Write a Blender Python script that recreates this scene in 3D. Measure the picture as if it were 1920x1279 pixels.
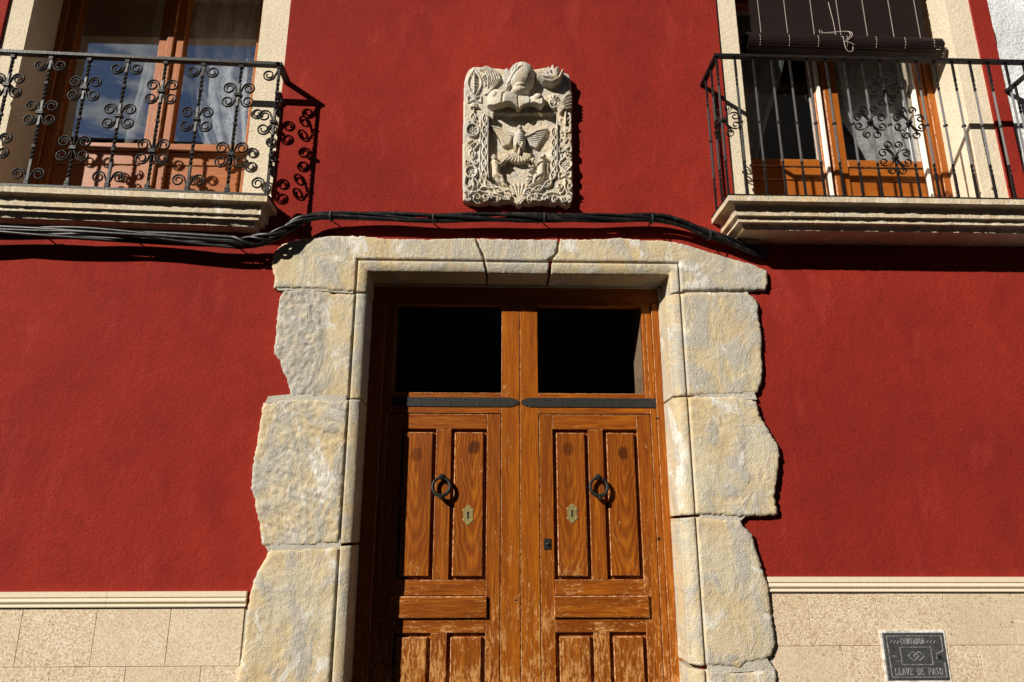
import bpy, bmesh, math, random
import numpy as np
from mathutils import Vector, noise
from mathutils.geometry import delaunay_2d_cdt

R = math.radians
random.seed(7)
for o in list(bpy.data.objects):
    bpy.data.objects.remove(o)
scene = bpy.context.scene
COL = scene.collection

# ------------------------------------------------------------------ camera
FPX, PITCH, YAW, DIST, EYE = 1304.0, R(15.26), R(1.81), 3.4, 1.6
cam_d = bpy.data.cameras.new('camera')
cam = bpy.data.objects.new('camera', cam_d)
COL.objects.link(cam)
cam.location = (0, -DIST, EYE)
cam.rotation_euler = (R(90) + PITCH, 0, -YAW)
cam_d.sensor_fit = 'HORIZONTAL'
cam_d.sensor_width = 36.0
cam_d.lens = 36.0 * FPX / 1920.0
cam_d.clip_end = 500
scene.camera = cam

# ------------------------------------------------------------------ sky, sun, exposure
SUN = Vector((1.17, 1.0, -0.83)).normalized()          # the way the light travels
world = bpy.data.worlds.new('World')
scene.world = world
world.use_nodes = True
wt = world.node_tree
wt.nodes.clear()
w_out = wt.nodes.new('ShaderNodeOutputWorld')
w_bg = wt.nodes.new('ShaderNodeBackground')
w_bg.inputs['Strength'].default_value = 0.05
sky = wt.nodes.new('ShaderNodeTexSky')
sky.sky_type = 'NISHITA'
sky.sun_disc = False
sky.dust_density = 0.1
sky.air_density = 0.5
sky.altitude = 900
sky.sun_elevation = math.asin(-SUN.z)
sky.sun_rotation = math.atan2(-SUN.x, -SUN.y)
# broken cloud spread evenly over the whole sky
w_tc = wt.nodes.new('ShaderNodeTexCoord')
w_sep = wt.nodes.new('ShaderNodeSeparateXYZ')
w_add = wt.nodes.new('ShaderNodeMath'); w_add.operation = 'MAXIMUM'; w_add.inputs[1].default_value = 0.08
w_dx = wt.nodes.new('ShaderNodeMath'); w_dx.operation = 'DIVIDE'
w_dy = wt.nodes.new('ShaderNodeMath'); w_dy.operation = 'DIVIDE'
w_cmb = wt.nodes.new('ShaderNodeCombineXYZ')
w_n = wt.nodes.new('ShaderNodeTexNoise')
w_n.noise_dimensions = '4D'; w_n.inputs['W'].default_value = 2.6; w_n.inputs['Scale'].default_value = 4.4; w_n.inputs['Detail'].default_value = 9; w_n.inputs['Roughness'].default_value = 0.55
w_n.inputs['Distortion'].default_value = 0.5
w_r = wt.nodes.new('ShaderNodeValToRGB')
w_r.color_ramp.elements[0].position = 0.50; w_r.color_ramp.elements[1].position = 0.60
w_mix = wt.nodes.new('ShaderNodeMix'); w_mix.data_type = 'RGBA'
w_mix.inputs['B'].default_value = (5.6, 5.75, 5.95, 1)
L = wt.links.new
L(w_tc.outputs['Generated'], w_sep.inputs[0])
L(w_sep.outputs['Z'], w_add.inputs[0])
L(w_sep.outputs['X'], w_dx.inputs[0]); L(w_add.outputs[0], w_dx.inputs[1])
L(w_sep.outputs['Y'], w_dy.inputs[0]); L(w_add.outputs[0], w_dy.inputs[1])
L(w_dx.outputs[0], w_cmb.inputs[0]); L(w_dy.outputs[0], w_cmb.inputs[1])
L(w_cmb.outputs[0], w_n.inputs['Vector']); L(w_n.outputs[0], w_r.inputs[0])
L(w_r.outputs[0], w_mix.inputs['Factor']); L(sky.outputs[0], w_mix.inputs['A'])
L(w_mix.outputs['Result'], w_bg.inputs['Color']); L(w_bg.outputs[0], w_out.inputs[0])

sun_d = bpy.data.lights.new('sun', 'SUN')
sun_d.energy = 5.0
sun_d.angle = R(0.5)
sun_d.color = (1.0, 0.94, 0.84)
sun = bpy.data.objects.new('sun', sun_d)
COL.objects.link(sun)
sun.location = (-12, -12, 10)
sun.rotation_euler = SUN.to_track_quat('-Z', 'Y').to_euler()

vs = scene.view_settings
vs.view_transform = 'Standard'
vs.look = 'None'
vs.exposure = 0.45
vs.gamma = 1.0
vs.use_curve_mapping = False
scene.render.engine = 'CYCLES'
scene.render.resolution_x, scene.render.resolution_y = 1024, 682
scene.cycles.max_bounces = 8
scene.cycles.transparent_max_bounces = 12

# ------------------------------------------------------------------ photo pixel -> point on a plane Y = const
_f = np.array([math.sin(YAW) * math.cos(PITCH), math.cos(YAW) * math.cos(PITCH), math.sin(PITCH)])
_r = np.array([math.cos(YAW), -math.sin(YAW), 0.0])
_u = np.cross(_r, _f)
_c = np.array([0, -DIST, EYE])


def at(px, py, Y=0.0):
    px = np.asarray(px, float)[..., None]
    py = np.asarray(py, float)[..., None]
    d = _f * FPX + _r * (px - 960) + _u * (639.5 - py)
    return _c + d * ((Y - _c[1]) / d[..., 1:2])


def xz(px, py, Y=0.0):
    a = at(px, py, Y)
    return float(a[0]), float(a[2])


# ------------------------------------------------------------------ materials
class NT:
    def __init__(s, name):
        s.m = bpy.data.materials.new(name)
        s.m.use_nodes = True
        s.t = s.m.node_tree
        s.p = s.t.nodes['Principled BSDF']
        s.out = s.t.nodes['Material Output']
        s.tc = s.t.nodes.new('ShaderNodeTexCoord')

    def n(s, kind, **kw):
        nd = s.t.nodes.new('ShaderNode' + kind)
        for k, v in kw.items():
            if k.startswith('_'):
                setattr(nd, k[1:], v)
            else:
                key = k.replace('__', ' ')
                s.set(nd.inputs[int(key[1:])] if key[0] == 'i' and key[1:].isdigit() else nd.inputs[key], v)
        return nd

    def set(s, sock, v):
        if isinstance(v, bpy.types.NodeSocket):
            s.t.links.new(v, sock)
        elif hasattr(v, 'outputs'):
            s.t.links.new(v.outputs[0], sock)
        else:
            sock.default_value = v

    def co(s, scale=(1, 1, 1), off=None, rand=False):
        m = s.n('Mapping', Vector=s.tc.outputs['Object'])
        m.inputs['Scale'].default_value = scale
        if rand:
            oi = s.n('ObjectInfo')
            mu = s.n('VectorMath', _operation='SCALE', i0=(13.1, 7.7, 9.3))
            s.t.links.new(oi.outputs['Random'], mu.inputs['Scale'])
            s.t.links.new(mu.outputs[0], m.inputs['Location'])
        return m

    def noise(s, scale, detail=4, rough=.55, vec=None, dist=0):
        return s.n('TexNoise', Scale=scale, Detail=detail, Roughness=rough, Distortion=dist, Vector=vec if vec else s.tc.outputs['Object'])

    def ramp(s, fac, *stops):
        r = s.n('ValToRGB', i0=fac)
        e = r.color_ramp.elements
        while len(e) > 1:
            e.remove(e[-1])
        for i, (p, c) in enumerate(stops):
            el = e[0] if i == 0 else e.new(p)
            el.position = p
            el.color = (c, c, c, 1) if isinstance(c, (int, float)) else (*c, 1)
        return r

    def mix(s, fac, a, b, mode='MIX'):
        m = s.n('Mix', _data_type='RGBA', _blend_type=mode)
        fx = lambda v: (*v, 1) if isinstance(v, tuple) and len(v) == 3 else v
        s.set(m.inputs['Factor'], fac)
        s.set(m.inputs['A'], fx(a))
        s.set(m.inputs['B'], fx(b))
        return m.outputs['Result']

    def math(s, op, a, b=0.0, clamp=False):
        m = s.n('Math', _operation=op, _use_clamp=clamp)
        s.set(m.inputs[0], a)
        s.set(m.inputs[1], b)
        return m

    def bump(s, h, strength=.3, dist=.004, nrm=None):
        b = s.n('Bump', Strength=strength, Distance=dist, Height=h)
        if nrm:
            s.set(b.inputs['Normal'], nrm)
        return b

    def done(s, color=None, rough=.8, normal=None, metal=0, spec=.4):
        if color is not None:
            s.set(s.p.inputs['Base Color'], (*color, 1) if isinstance(color, tuple) and len(color) == 3 else color)
        s.set(s.p.inputs['Roughness'], rough)
        s.set(s.p.inputs['Metallic'], metal)
        s.set(s.p.inputs['Specular IOR Level'], spec)
        if normal is not None:
            s.set(s.p.inputs['Normal'], normal)
        return s.m


def plaster(name, c0, c1, grain=.5, gscale=150, patch=1.3, extra=None):
    k = NT(name)
    big = k.ramp(k.noise(patch, 5, .6), (.35, 0.), (.68, 1.))
    col = k.mix(big, c0, c1)
    fine = k.noise(gscale, 4, .6)
    col = k.mix(k.ramp(fine, (.30, .5), (.55, 0.)), col, tuple(v * .62 for v in c0))
    if extra:
        sp = k.ramp(k.noise(17, 3, .6), (.735, 0.), (.76, .7))
        col = k.mix(sp, col, extra)
    mid = k.noise(gscale * .28, 3, .5)
    h = k.math('ADD', k.math('MULTIPLY', fine, .8), k.math('MULTIPLY', mid, .5))
    return k.done(col, .92, k.bump(h, grain, .012), spec=.2)


M = {}
k = NT('red_plaster')
n1 = k.noise(.85, 6, .62, None, .3)
n2 = k.noise(3.4, 6, .65, k.co((1, 1, .8)), .5)
fine = k.noise(170, 4, .62)
mid = k.noise(46, 3, .5)
col = k.mix(k.ramp(n1, (.34, 0.), (.66, 1.)), (.230, .0160, .0088), (.335, .0265, .0132))
col = k.mix(k.ramp(n2, (.48, 0.), (.64, .65)), col, (.215, .0150, .0085))
col = k.mix(k.ramp(k.noise(5.5, 7, .7, k.co((1, 1, .35)), .3), (.56, 0.), (.72, .5)), col, (.43, .050, .036))
strk = k.ramp(k.noise(9, 4, .6, k.co((1, 1, .06))), (.56, 0.), (.70, .35))
col = k.mix(strk, col, (.20, .014, .012))
col = k.mix(k.ramp(fine, (.34, .75), (.53, 0.)), col, (.130, .0080, .0065))
crk = k.n('TexVoronoi', _feature='DISTANCE_TO_EDGE', Scale=1.15, Vector=k.mix(.16, k.tc.outputs['Object'], k.noise(5, 4, .6).outputs['Color']))
cm = k.math('MULTIPLY', k.ramp(crk.outputs['Distance'], (.0006, .3), (.0018, 0.)), k.ramp(k.noise(1.6, 3, .5), (.55, 0.), (.62, 1.)))
col = k.mix(cm, col, (.09, .008, .007))
col = k.mix(k.ramp(k.noise(19, 3, .6), (.735, 0.), (.76, .6)), col, (.50, .11, .08))
h = k.math('ADD', k.math('MULTIPLY', fine, .8), k.math('MULTIPLY', mid, .45))
h = k.math('ADD', h, k.math('MULTIPLY', k.noise(7, 4, .6), 1.2))
M['red'] = k.done(col, .92, k.bump(h, .6, .012), spec=.2)
M['cream'] = plaster('cream_render', (.66, .56, .41), (.74, .64, .48), .5, 120, 3)
M['ochre'] = plaster('ochre_plaster', (.33, .20, .07), (.36, .22, .08), .1, 120, 3)
M['white'] = plaster('white_limewash', (.60, .61, .62), (.82, .83, .84), .8, 60, 2.2)
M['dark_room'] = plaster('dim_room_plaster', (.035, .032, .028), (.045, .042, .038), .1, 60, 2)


def stone_mat(name, base, warm, grey, pale, pits=.5, rnd=True):
    k = NT(name)
    v = k.co(rand=rnd)
    n1 = k.noise(3.2, 7, .65, v, .4)
    n2 = k.noise(7.5, 7, .68, k.co((1, 1, .6), rand=rnd), .6)
    n3 = k.noise(42, 6, .7, v)
    n4 = k.noise(190, 4, .65, v)
    col = k.mix(k.ramp(n1, (.36, 0.), (.62, 1.)), base, warm)
    col = k.mix(k.ramp(n2, (.47, 0.), (.58, .85)), col, grey)
    col = k.mix(k.ramp(k.noise(4.7, 8, .7, k.co((1.3, 1, 1), rand=rnd), .8), (.56, 0.), (.64, .9)), col, pale)
    st = k.ramp(k.noise(4.1, 8, .72, k.co((1.2, 1, .7), rand=rnd), .9), (.60, 0.), (.70, .55))
    col = k.mix(st, col, tuple(a * .55 for a in grey))
    at_r = k.n('Attribute', _attribute_name='rough')
    at_g = k.n('Attribute', _attribute_name='grey')
    gm = k.math('MULTIPLY', at_g.outputs['Fac'], k.ramp(k.noise(26, 6, .75, v), (.38, .25), (.55, 1.)))
    col = k.mix(gm, col, tuple(a * .92 for a in grey))
    dk = k.ramp(n3, (.28, .6), (.40, 0.))
    col = k.mix(dk, col, tuple(a * .5 for a in base))
    dk2 = k.ramp(n4, (.32, .6), (.44, 0.))
    col = k.mix(dk2, col, tuple(a * .42 for a in base))
    vor = k.n('TexVoronoi', Scale=105, Vector=v)
    pit = k.ramp(vor.outputs['Distance'], (.10, 0.), (.30, 1.))
    pm = k.math('MULTIPLY', k.ramp(n2, (.45, 0.), (.6, 1.)), pits)
    pm = k.math('ADD', pm, k.math('MULTIPLY', at_r.outputs['Fac'], .9))
    ph = k.math('MULTIPLY', pit, pm)
    h = k.math('ADD', k.math('MULTIPLY', n3, .7), k.math('MULTIPLY', n4, .75))
    h = k.math('ADD', h, ph)
    return k.done(col, .9, k.bump(h, .7, .011), spec=.25)


M['stone'] = stone_mat('weathered_sandstone', (.61, .535, .39), (.60, .46, .26), (.47, .445, .395), (.76, .735, .67))
M['carved'] = stone_mat('carved_limestone', (.62, .56, .46), (.63, .51, .34), (.48, .455, .41), (.73, .70, .64), .15)
M['slab'] = stone_mat('balcony_stone', (.72, .63, .46), (.62, .46, .28), (.58, .50, .38), (.78, .72, .60), .2)
M['mortar'] = plaster('grey_mortar', (.44, .40, .33), (.56, .52, .44), .6, 120, 9)

k = NT('dado_moulding_stone')
n = k.noise(260, 3, .6)
M['dado'] = k.done(k.mix(k.ramp(n, (.35, .0), (.7, 1.)), (.60, .50, .36), (.78, .68, .52)), .75, k.bump(n, .25, .003))

k = NT('speckled_granite_tile')
v = k.co(rand=True)
a = k.n('TexVoronoi', Scale=175, Vector=v)
sp = k.n('SeparateColor', i0=a.outputs['Color'])
col = k.ramp(sp.outputs[0], (.0, (.38, .26, .16)), (.2, (.55, .41, .27)), (.5, (.65, .52, .37)), (.8, (.76, .66, .51)), (1., (.42, .28, .17)))
oi = k.n('ObjectInfo')
calm = k.ramp(oi.outputs['Random'], (.15, 0.), (.6, 1.))
col = k.mix(calm, k.mix(.45, col, (.62, .52, .37)), col)
pt = k.ramp(k.noise(85, 3, .7, v), (.61, 0.), (.66, .9))
pt2 = k.math('MULTIPLY', pt, k.ramp(k.noise(7, 2, .5, v), (.42, .15), (.62, 1.)))
col = k.mix(pt2, col, (.12, .085, .05))
wh = k.ramp(k.noise(30, 4, .6, v), (.64, 0.), (.70, .5))
col = k.mix(wh, col, (.80, .74, .62))
col = k.mix(k.ramp(k.noise(2.5, 4, .6, v), (.4, 0.), (.7, .3)), col, (.45, .31, .17))
M['tile'] = k.done(col, .6, k.bump(k.math('SUBTRACT', k.noise(140, 3, .6, v), pt2), .3, .004))


def wood_mat(name, dark, mid, light, worn, wearlow=True, gloss=.42, grey=None):
    k = NT(name)
    horiz = k.n('Attribute', _attribute_name='grain_x', _attribute_type='OBJECT')
    sep = k.n('SeparateXYZ', i0=k.tc.outputs['Object'])
    hz = horiz.outputs['Fac']

    def lerp(a, b):
        m = k.n('Mix', _data_type='FLOAT')
        k.set(m.inputs[0], hz); k.set(m.inputs[2], a); k.set(m.inputs[3], b)
        return m.outputs[0]
    along = lerp(sep.outputs['Z'], sep.outputs['X'])
    across = lerp(sep.outputs['X'], sep.outputs['Z'])
    oi = k.n('ObjectInfo')
    rnd = k.math('MULTIPLY', oi.outputs['Random'], 37.0)
    # knot: the grain bends round a point given on the object
    kx = k.n('Attribute', _attribute_name='knot_x', _attribute_type='OBJECT').outputs['Fac']
    kz = k.n('Attribute', _attribute_name='knot_z', _attribute_type='OBJECT').outputs['Fac']
    has = k.n('Attribute', _attribute_name='knot', _attribute_type='OBJECT').outputs['Fac']
    dx = k.math('SUBTRACT', across, kx)
    dz = k.math('SUBTRACT', along, kz)
    wob = k.math('MULTIPLY', k.math('SUBTRACT', k.noise(6, 3, .5), .5), .075)
    dxw = k.math('ADD', dx, wob)
    r2 = k.math('ADD', k.math('POWER', k.math('ABSOLUTE', dxw), 2.0), k.math('POWER', k.math('MULTIPLY', k.math('ABSOLUTE', dz), .8), 2.0))
    rr = k.math('SQRT', r2)
    lens = k.math('SQRT', k.math('ADD', k.math('POWER', k.math('ABSOLUTE', k.math('MULTIPLY', dxw, 1.0)), 2.0), k.math('POWER', k.math('MULTIPLY', k.math('ABSOLUTE', dz), .14), 2.0)))
    vec = k.n('CombineXYZ', i0=k.math('ADD', across, k.math('MULTIPLY', wob, .25)), i1=rnd, i2=k.math('MULTIPLY', along, .045))
    g1 = k.noise(150, 6, .68, vec.outputs[0])
    g2 = k.noise(22, 4, .6, vec.outputs[0])
    rings = k.n('Math', _operation='SINE', i0=k.math('MULTIPLY', lens, 420.0))
    rings = k.math('ADD', k.math('MULTIPLY', rings, .22), .5)
    m = k.n('Mix', _data_type='FLOAT')
    k.set(m.inputs[0], k.math('MULTIPLY', has, .42)); k.set(m.inputs[2], g1.outputs[0]); k.set(m.inputs[3], rings.outputs[0])
    grain = m.outputs[0]
    col = k.ramp(grain, (.28, dark), (.50, mid), (.72, light))
    col = k.mix(k.ramp(g2, (.38, .55), (.62, 0.)), col, dark)
    knot = k.math('MULTIPLY', k.ramp(rr, (.022, 1.), (.034, 0.)), has)
    col = k.mix(k.math('MULTIPLY', knot, .8), col, tuple(c * .32 for c in dark))
    # wear: bare scratched patches, thicker towards the foot of the door where feet and rain reach
    we = k.n('CombineXYZ', i0=k.math('MULTIPLY', across, 1.0), i1=rnd, i2=k.math('MULTIPLY', along, .22))
    wn = k.noise(85, 7, .74, we.outputs[0], .8)
    wp = k.noise(6, 4, .6)
    if wearlow:
        low = k.n('MapRange', Value=sep.outputs['Z'])
        low.inputs['From Min'].default_value = 1.75; low.inputs['From Max'].default_value = .9
        low.inputs['To Min'].default_value = -.02; low.inputs['To Max'].default_value = .150
        thr = k.math('ADD', wn, low)
    else:
        thr = k.math('ADD', wn, -.05)
    thr = k.math('ADD', thr, k.math('MULTIPLY', k.math('SUBTRACT', wp, .5), .42))
    wear = k.ramp(thr, (.635, 0.), (.72, .85))
    col = k.mix(wear, col, worn)
    ed = k.n('Attribute', _attribute_name='edge')
    edm = k.math('MULTIPLY', ed.outputs['Fac'], k.ramp(k.noise(48, 4, .7), (.42, 0.), (.58, .9)))
    col = k.mix(edm, col, tuple(min(1, c * 1.15) for c in worn))
    specks = k.ramp(k.noise(210, 2, .5), (.70, 0.), (.74, .7))
    col = k.mix(specks, col, tuple(c * .25 for c in dark))
    h = k.math('SUBTRACT', k.math('MULTIPLY', grain, .5), k.math('MULTIPLY', wear, .8))
    ro = k.math('ADD', k.math('MULTIPLY', wear, .3), gloss)
    return k.done(col, ro, k.bump(h, .28, .004), spec=.28)


M['door_wood'] = wood_mat('varnished_door_wood', (.110, .020, .002), (.26, .066, .004), (.44, .145, .008), (.52, .26, .075))
M['frame_wood'] = wood_mat('varnished_frame_wood', (.15, .032, .003), (.31, .084, .005), (.45, .145, .009), (.53, .27, .08), gloss=.38)
M['window_wood'] = wood_mat('varnished_window_wood', (.24, .058, .008), (.35, .100, .013), (.43, .14, .022), (.54, .26, .11), False, .35)
M['dusty_wood'] = wood_mat('dusty_lining_wood', (.16, .10, .06), (.26, .16, .10), (.32, .22, .15), (.36, .30, .24), False, .7)

k = NT('wrought_iron')
n = k.noise(60, 4, .6)
M['iron'] = k.done(k.mix(k.ramp(k.noise(34, 5, .7), (.60, 0.), (.70, .6)), k.mix(k.ramp(n, (.4, 0.), (.65, 1.)), (.008, .0078, .0075), (.030, .027, .023)), (.060, .026, .012)), k.ramp(n, (.3, .36), (.7, .55)), k.bump(k.noise(140, 3), .6, .003), metal=0, spec=.22)
k = NT('black_painted_iron')
n = k.noise(55, 4, .6)
M['iron_black'] = k.done(k.mix(k.ramp(k.noise(30, 5, .7), (.60, 0.), (.70, .6)), k.mix(k.ramp(n, (.55, 0.), (.72, .8)), (.012, .0115, .012), (.045, .037, .028)), (.075, .032, .014)), .42, k.bump(n, .2, .002), metal=0, spec=.18)
k = NT('blackened_strap_iron')
n = k.noise(40, 5, .65)
M['strap'] = k.done(k.mix(n, (.018, .018, .018), (.048, .046, .041)), .5, k.bump(n, .3, .003), metal=.4)
k = NT('aged_brass')
n = k.noise(90, 4, .6)
M['brass'] = k.done(k.mix(n, (.34, .26, .09), (.50, .40, .18)), .42, k.bump(n, .3, .002), metal=.6)
k = NT('dark_hole')
M['hole'] = k.done((.008, .007, .006), .9)
k = NT('cable_rubber')
n = k.noise(30, 4, .6)
M['cable'] = k.done(k.mix(k.ramp(n, (.5, 0.), (.75, 1.)), (.006, .006, .0065), (.040, .036, .032)), .40, k.bump(k.noise(90, 3), .2, .003), spec=.35)
k = NT('cast_meter_lid')
n = k.noise(70, 5, .7)
M['lid'] = k.done(k.mix(k.ramp(n, (.35, 0.), (.7, 1.)), (.055, .057, .060), (.135, .138, .14)), .5, k.bump(n, .35, .002), metal=.45)
k = NT('meter_letters_worn')
n = k.noise(120, 4, .7)
M['letters'] = k.done(k.mix(k.ramp(n, (.4, 0.), (.6, 1.)), (.20, .20, .20), (.50, .50, .49)), .45, metal=.4)
k = NT('white_caulk')
n = k.noise(45, 5, .7)
M['caulk'] = k.done(k.mix(k.ramp(n, (.35, 0.), (.6, 1.)), (.40, .36, .30), (.82, .80, .75)), .8, k.bump(n, .5, .004))
k = NT('blind_bamboo')
M['bamboo'] = k.done(k.mix(k.noise(50, 3, .6, k.co((.05, 1, 1), rand=True)), (.006, .0025, .002), (.018, .007, .005)), .55)
k = NT('blind_twine')
M['twine'] = k.done((.50, .44, .38), .9)
k = NT('sunlit_edge_white')  # white stands in for sun on the stile edges
M['sunlit_edge'] = k.done((.80, .77, .72), .6)
k = NT('iron_clip')
M['clip'] = k.done((.10, .10, .10), .45, metal=.7)
k = NT('roof_tile')
M['roof'] = k.done(k.mix(k.noise(6, 4), (.24, .10, .05), (.38, .19, .10)), .9)
k = NT('street_paving')
n = k.noise(30, 6, .7)
M['street'] = k.done(k.mix(n, (.035, .033, .031), (.06, .056, .05)), .85, k.bump(n, .4, .01))
k = NT('pavement_slabs')
n = k.noise(45, 6, .7)
M['pave'] = k.done(k.mix(n, (.055, .05, .045), (.09, .082, .072)), .85, k.bump(n, .4, .01))
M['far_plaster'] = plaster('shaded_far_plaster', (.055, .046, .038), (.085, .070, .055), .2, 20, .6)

# glass: a thin clear pane that mirrors part of the sky
for nm, tint, fmin, fmax in (('glass', (.97, .98, .98), .30, .8), ('transom_glass', (.92, .94, .93), .02, .6)):
    k = NT(nm)
    tr = k.n('BsdfTransparent', Color=(*tint, 1))
    gl = k.n('BsdfGlossy', Roughness=.0, Color=(1, 1, 1, 1))
    fr = k.math('POWER', k.n('LayerWeight', Blend=.5).outputs['Facing'], 4.0)
    mr = k.n('MapRange', Value=fr)
    mr.inputs['To Min'].default_value = fmin
    mr.inputs['To Max'].default_value = fmax
    ms = k.n('MixShader', i0=mr, i1=tr, i2=gl)
    k.set(k.out.inputs['Surface'], ms)
    k.t.nodes.remove(k.p)
    M[nm] = k.m

# lace: white thread with a woven flower pattern and holes
k = NT('white_lace')
v = k.n('Attribute', _attribute_name='lace', _attribute_type='GEOMETRY').outputs['Vector']
vo = k.n('TexVoronoi', _feature='DISTANCE_TO_EDGE', Scale=46, Vector=v)
fl = k.n('TexNoise', Scale=16, Detail=4, Roughness=.7, Vector=v)
dense = k.ramp(fl, (.40, .0), (.52, 1.))
net = k.ramp(vo.outputs['Distance'], (.05, 1.), (.10, .58))
al = k.math('MAXIMUM', net, dense)
df = k.n('BsdfDiffuse', Color=(.93, .95, .95, 1))
tl = k.n('BsdfTranslucent', Color=(.86, .88, .88, 1))
m1 = k.n('MixShader', i0=.22, i1=df, i2=tl)
tr = k.n('BsdfTransparent')
m2 = k.n('MixShader', i0=al, i1=tr, i2=m1)
k.set(k.out.inputs['Surface'], m2)
k.t.nodes.remove(k.p)
M['lace'] = k.m


# ------------------------------------------------------------------ object helpers
def thing(name, label, cat, loc=(0, 0, 0), group=None):
    o = bpy.data.objects.new(name, None)
    o.empty_display_size = .1
    COL.objects.link(o)
    o.location = loc
    o['label'] = label
    o['category'] = cat
    if group:
        o['group'] = group
    return o


def wloc(o):
    p = Vector((0, 0, 0))
    while o:
        p += Vector(o.location)
        o = o.parent
    return p


def part_empty(name, parent, loc):
    o = bpy.data.objects.new(name, None)
    o.empty_display_size = .05
    COL.objects.link(o)
    o.parent = parent
    o.location = Vector(loc) - wloc(parent)
    return o


def link(name, me, parent=None, loc=None, label=None):
    """one mesh object; mesh coordinates are world coordinates unless loc is given"""
    o = bpy.data.objects.new(name, me)
    COL.objects.link(o)
    if parent is not None:
        o.parent = parent
        o.location = (Vector(loc) if loc is not None else Vector((0, 0, 0))) - wloc(parent)
    elif loc is not None:
        o.location = loc
    if label:
        o['label'] = label
    return o


class MB:
    def __init__(s):
        s.v, s.f, s.mi, s.sm = [], [], [], []

    def add(s, verts, faces, mi=0, smooth=False):
        b = len(s.v)
        s.v += [tuple(map(float, p)) for p in verts]
        for f in faces:
            s.f.append([b + i for i in f]); s.mi.append(mi); s.sm.append(smooth)
        return s

    def box(s, x0, x1, y0, y1, z0, z1, mi=0):
        v = [(x0, y0, z0), (x1, y0, z0), (x1, y1, z0), (x0, y1, z0), (x0, y0, z1), (x1, y0, z1), (x1, y1, z1), (x0, y1, z1)]
        return s.add(v, [(0, 3, 2, 1), (4, 5, 6, 7), (0, 1, 5, 4), (1, 2, 6, 5), (2, 3, 7, 6), (3, 0, 4, 7)], mi)

    def field(s, x0, x1, z0, z1, yf, yb, bev, mi=0, be=1, wob=.0):
        """a board seen from -Y: front face at yf with chamfered edges (material be) running back to yb"""
        w = lambda: random.uniform(-wob, wob)
        o = [(x0 + w(), z0 + w()), (x1 + w(), z0 + w()), (x1 + w(), z1 + w()), (x0 + w(), z1 + w())]
        i = [(x0 + bev, z0 + bev), (x1 - bev, z0 + bev), (x1 - bev, z1 - bev), (x0 + bev, z1 - bev)]
        v = [(a, yb, c) for a, c in o] + [(a, yf + bev, c) for a, c in o] + [(a, yf, c) for a, c in i]
        f = [(8, 9, 10, 11)]
        s.add(v, f, mi)
        b = len(s.v) - 12
        for q in range(4):
            r = (q + 1) % 4
            s.f.append([b + 4 + q, b + 4 + r, b + 8 + r, b + 8 + q]); s.mi.append(be); s.sm.append(False)
            s.f.append([b + q, b + r, b + 4 + r, b + 4 + q]); s.mi.append(mi); s.sm.append(False)
        s.f.append([b + 3, b + 2, b + 1, b]); s.mi.append(mi); s.sm.append(False)
        return s

    def sweep(s, pts, sec, b=(0, 1, 0), twist=None, scale=None, mi=0, smooth=False, closed=False, caps=True):
        P = [Vector(p) for p in pts]
        n = len(P)
        b0 = Vector(b).normalized()
        rows = []
        for i, p in enumerate(P):
            if closed:
                t = P[(i + 1) % n] - P[i - 1]
            else:
                t = P[min(i + 1, n - 1)] - P[max(i - 1, 0)]
            t.normalize()
            nn = b0.cross(t)
            if nn.length < 1e-4:
                nn = Vector((1, 0, 0))
            nn.normalize()
            bb = t.cross(nn)
            a = twist[i] if twist else 0
            k_ = scale[i] if scale else 1
            ca, sa = math.cos(a), math.sin(a)
            rows.append([p + nn * ((x * ca - y * sa) * k_) + bb * ((x * sa + y * ca) * k_) for x, y in sec])
        m = len(sec)
        v = [q for r_ in rows for q in r_]
        f = []
        for i in range(n if closed else n - 1):
            j = (i + 1) % n
            for q in range(m):
                r_ = (q + 1) % m
                f.append((i * m + q, i * m + r_, j * m + r_, j * m + q))
        if caps and not closed:
            f.append(tuple(range(m - 1, -1, -1)))
            f.append(tuple((n - 1) * m + q for q in range(m)))
        return s.add(v, f, mi, smooth)

    def lathe(s, prof, centre, axis='Y', seg=16, mi=0, smooth=True):
        v = []
        for r_, h in prof:
            for q in range(seg):
                a = 2 * math.pi * q / seg
                if axis == 'Y':
                    v.append((centre[0] + r_ * math.cos(a), centre[1] + h, centre[2] + r_ * math.sin(a)))
                elif axis == 'X':
                    v.append((centre[0] + h, centre[1] + r_ * math.cos(a), centre[2] + r_ * math.sin(a)))
                else:
                    v.append((centre[0] + r_ * math.cos(a), centre[1] + r_ * math.sin(a), centre[2] + h))
        f = []
        for i in range(len(prof) - 1):
            for q in range(seg):
                r_ = (q + 1) % seg
                f.append((i * seg + q, i * seg + r_, (i + 1) * seg + r_, (i + 1) * seg + q))
        f.append(tuple(range(seg)))
        f.append(tuple((len(prof) - 1) * seg + q for q in range(seg)))
        return s.add(v, f, mi, smooth)

    def prism(s, poly, y0, y1, mi=0):
        n = len(poly)
        v = [(x, y0, z) for x, z in poly] + [(x, y1, z) for x, z in poly]
        f = [tuple(range(n)), tuple(range(2 * n - 1, n - 1, -1))]
        f += [(i, (i + 1) % n, n + (i + 1) % n, n + i) for i in range(n)]
        return s.add(v, f, mi)

    def mesh(s, name, mats):
        me = bpy.data.meshes.new(name)
        me.from_pydata(s.v, [], s.f)
        for m_ in (mats if isinstance(mats, (list, tuple)) else [mats]):
            me.materials.append(m_)
        me.polygons.foreach_set('material_index', s.mi)
        me.polygons.foreach_set('use_smooth', s.sm)
        me.update()
        bm = bmesh.new()
        bm.from_mesh(me)
        bmesh.ops.recalc_face_normals(bm, faces=bm.faces)
        bm.to_mesh(me)
        bm.free()
        return me

    def build(s, name, mats, parent=None, label=None, loc=None):
        return link(name, s.mesh(name, mats), parent, loc, label)


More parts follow.
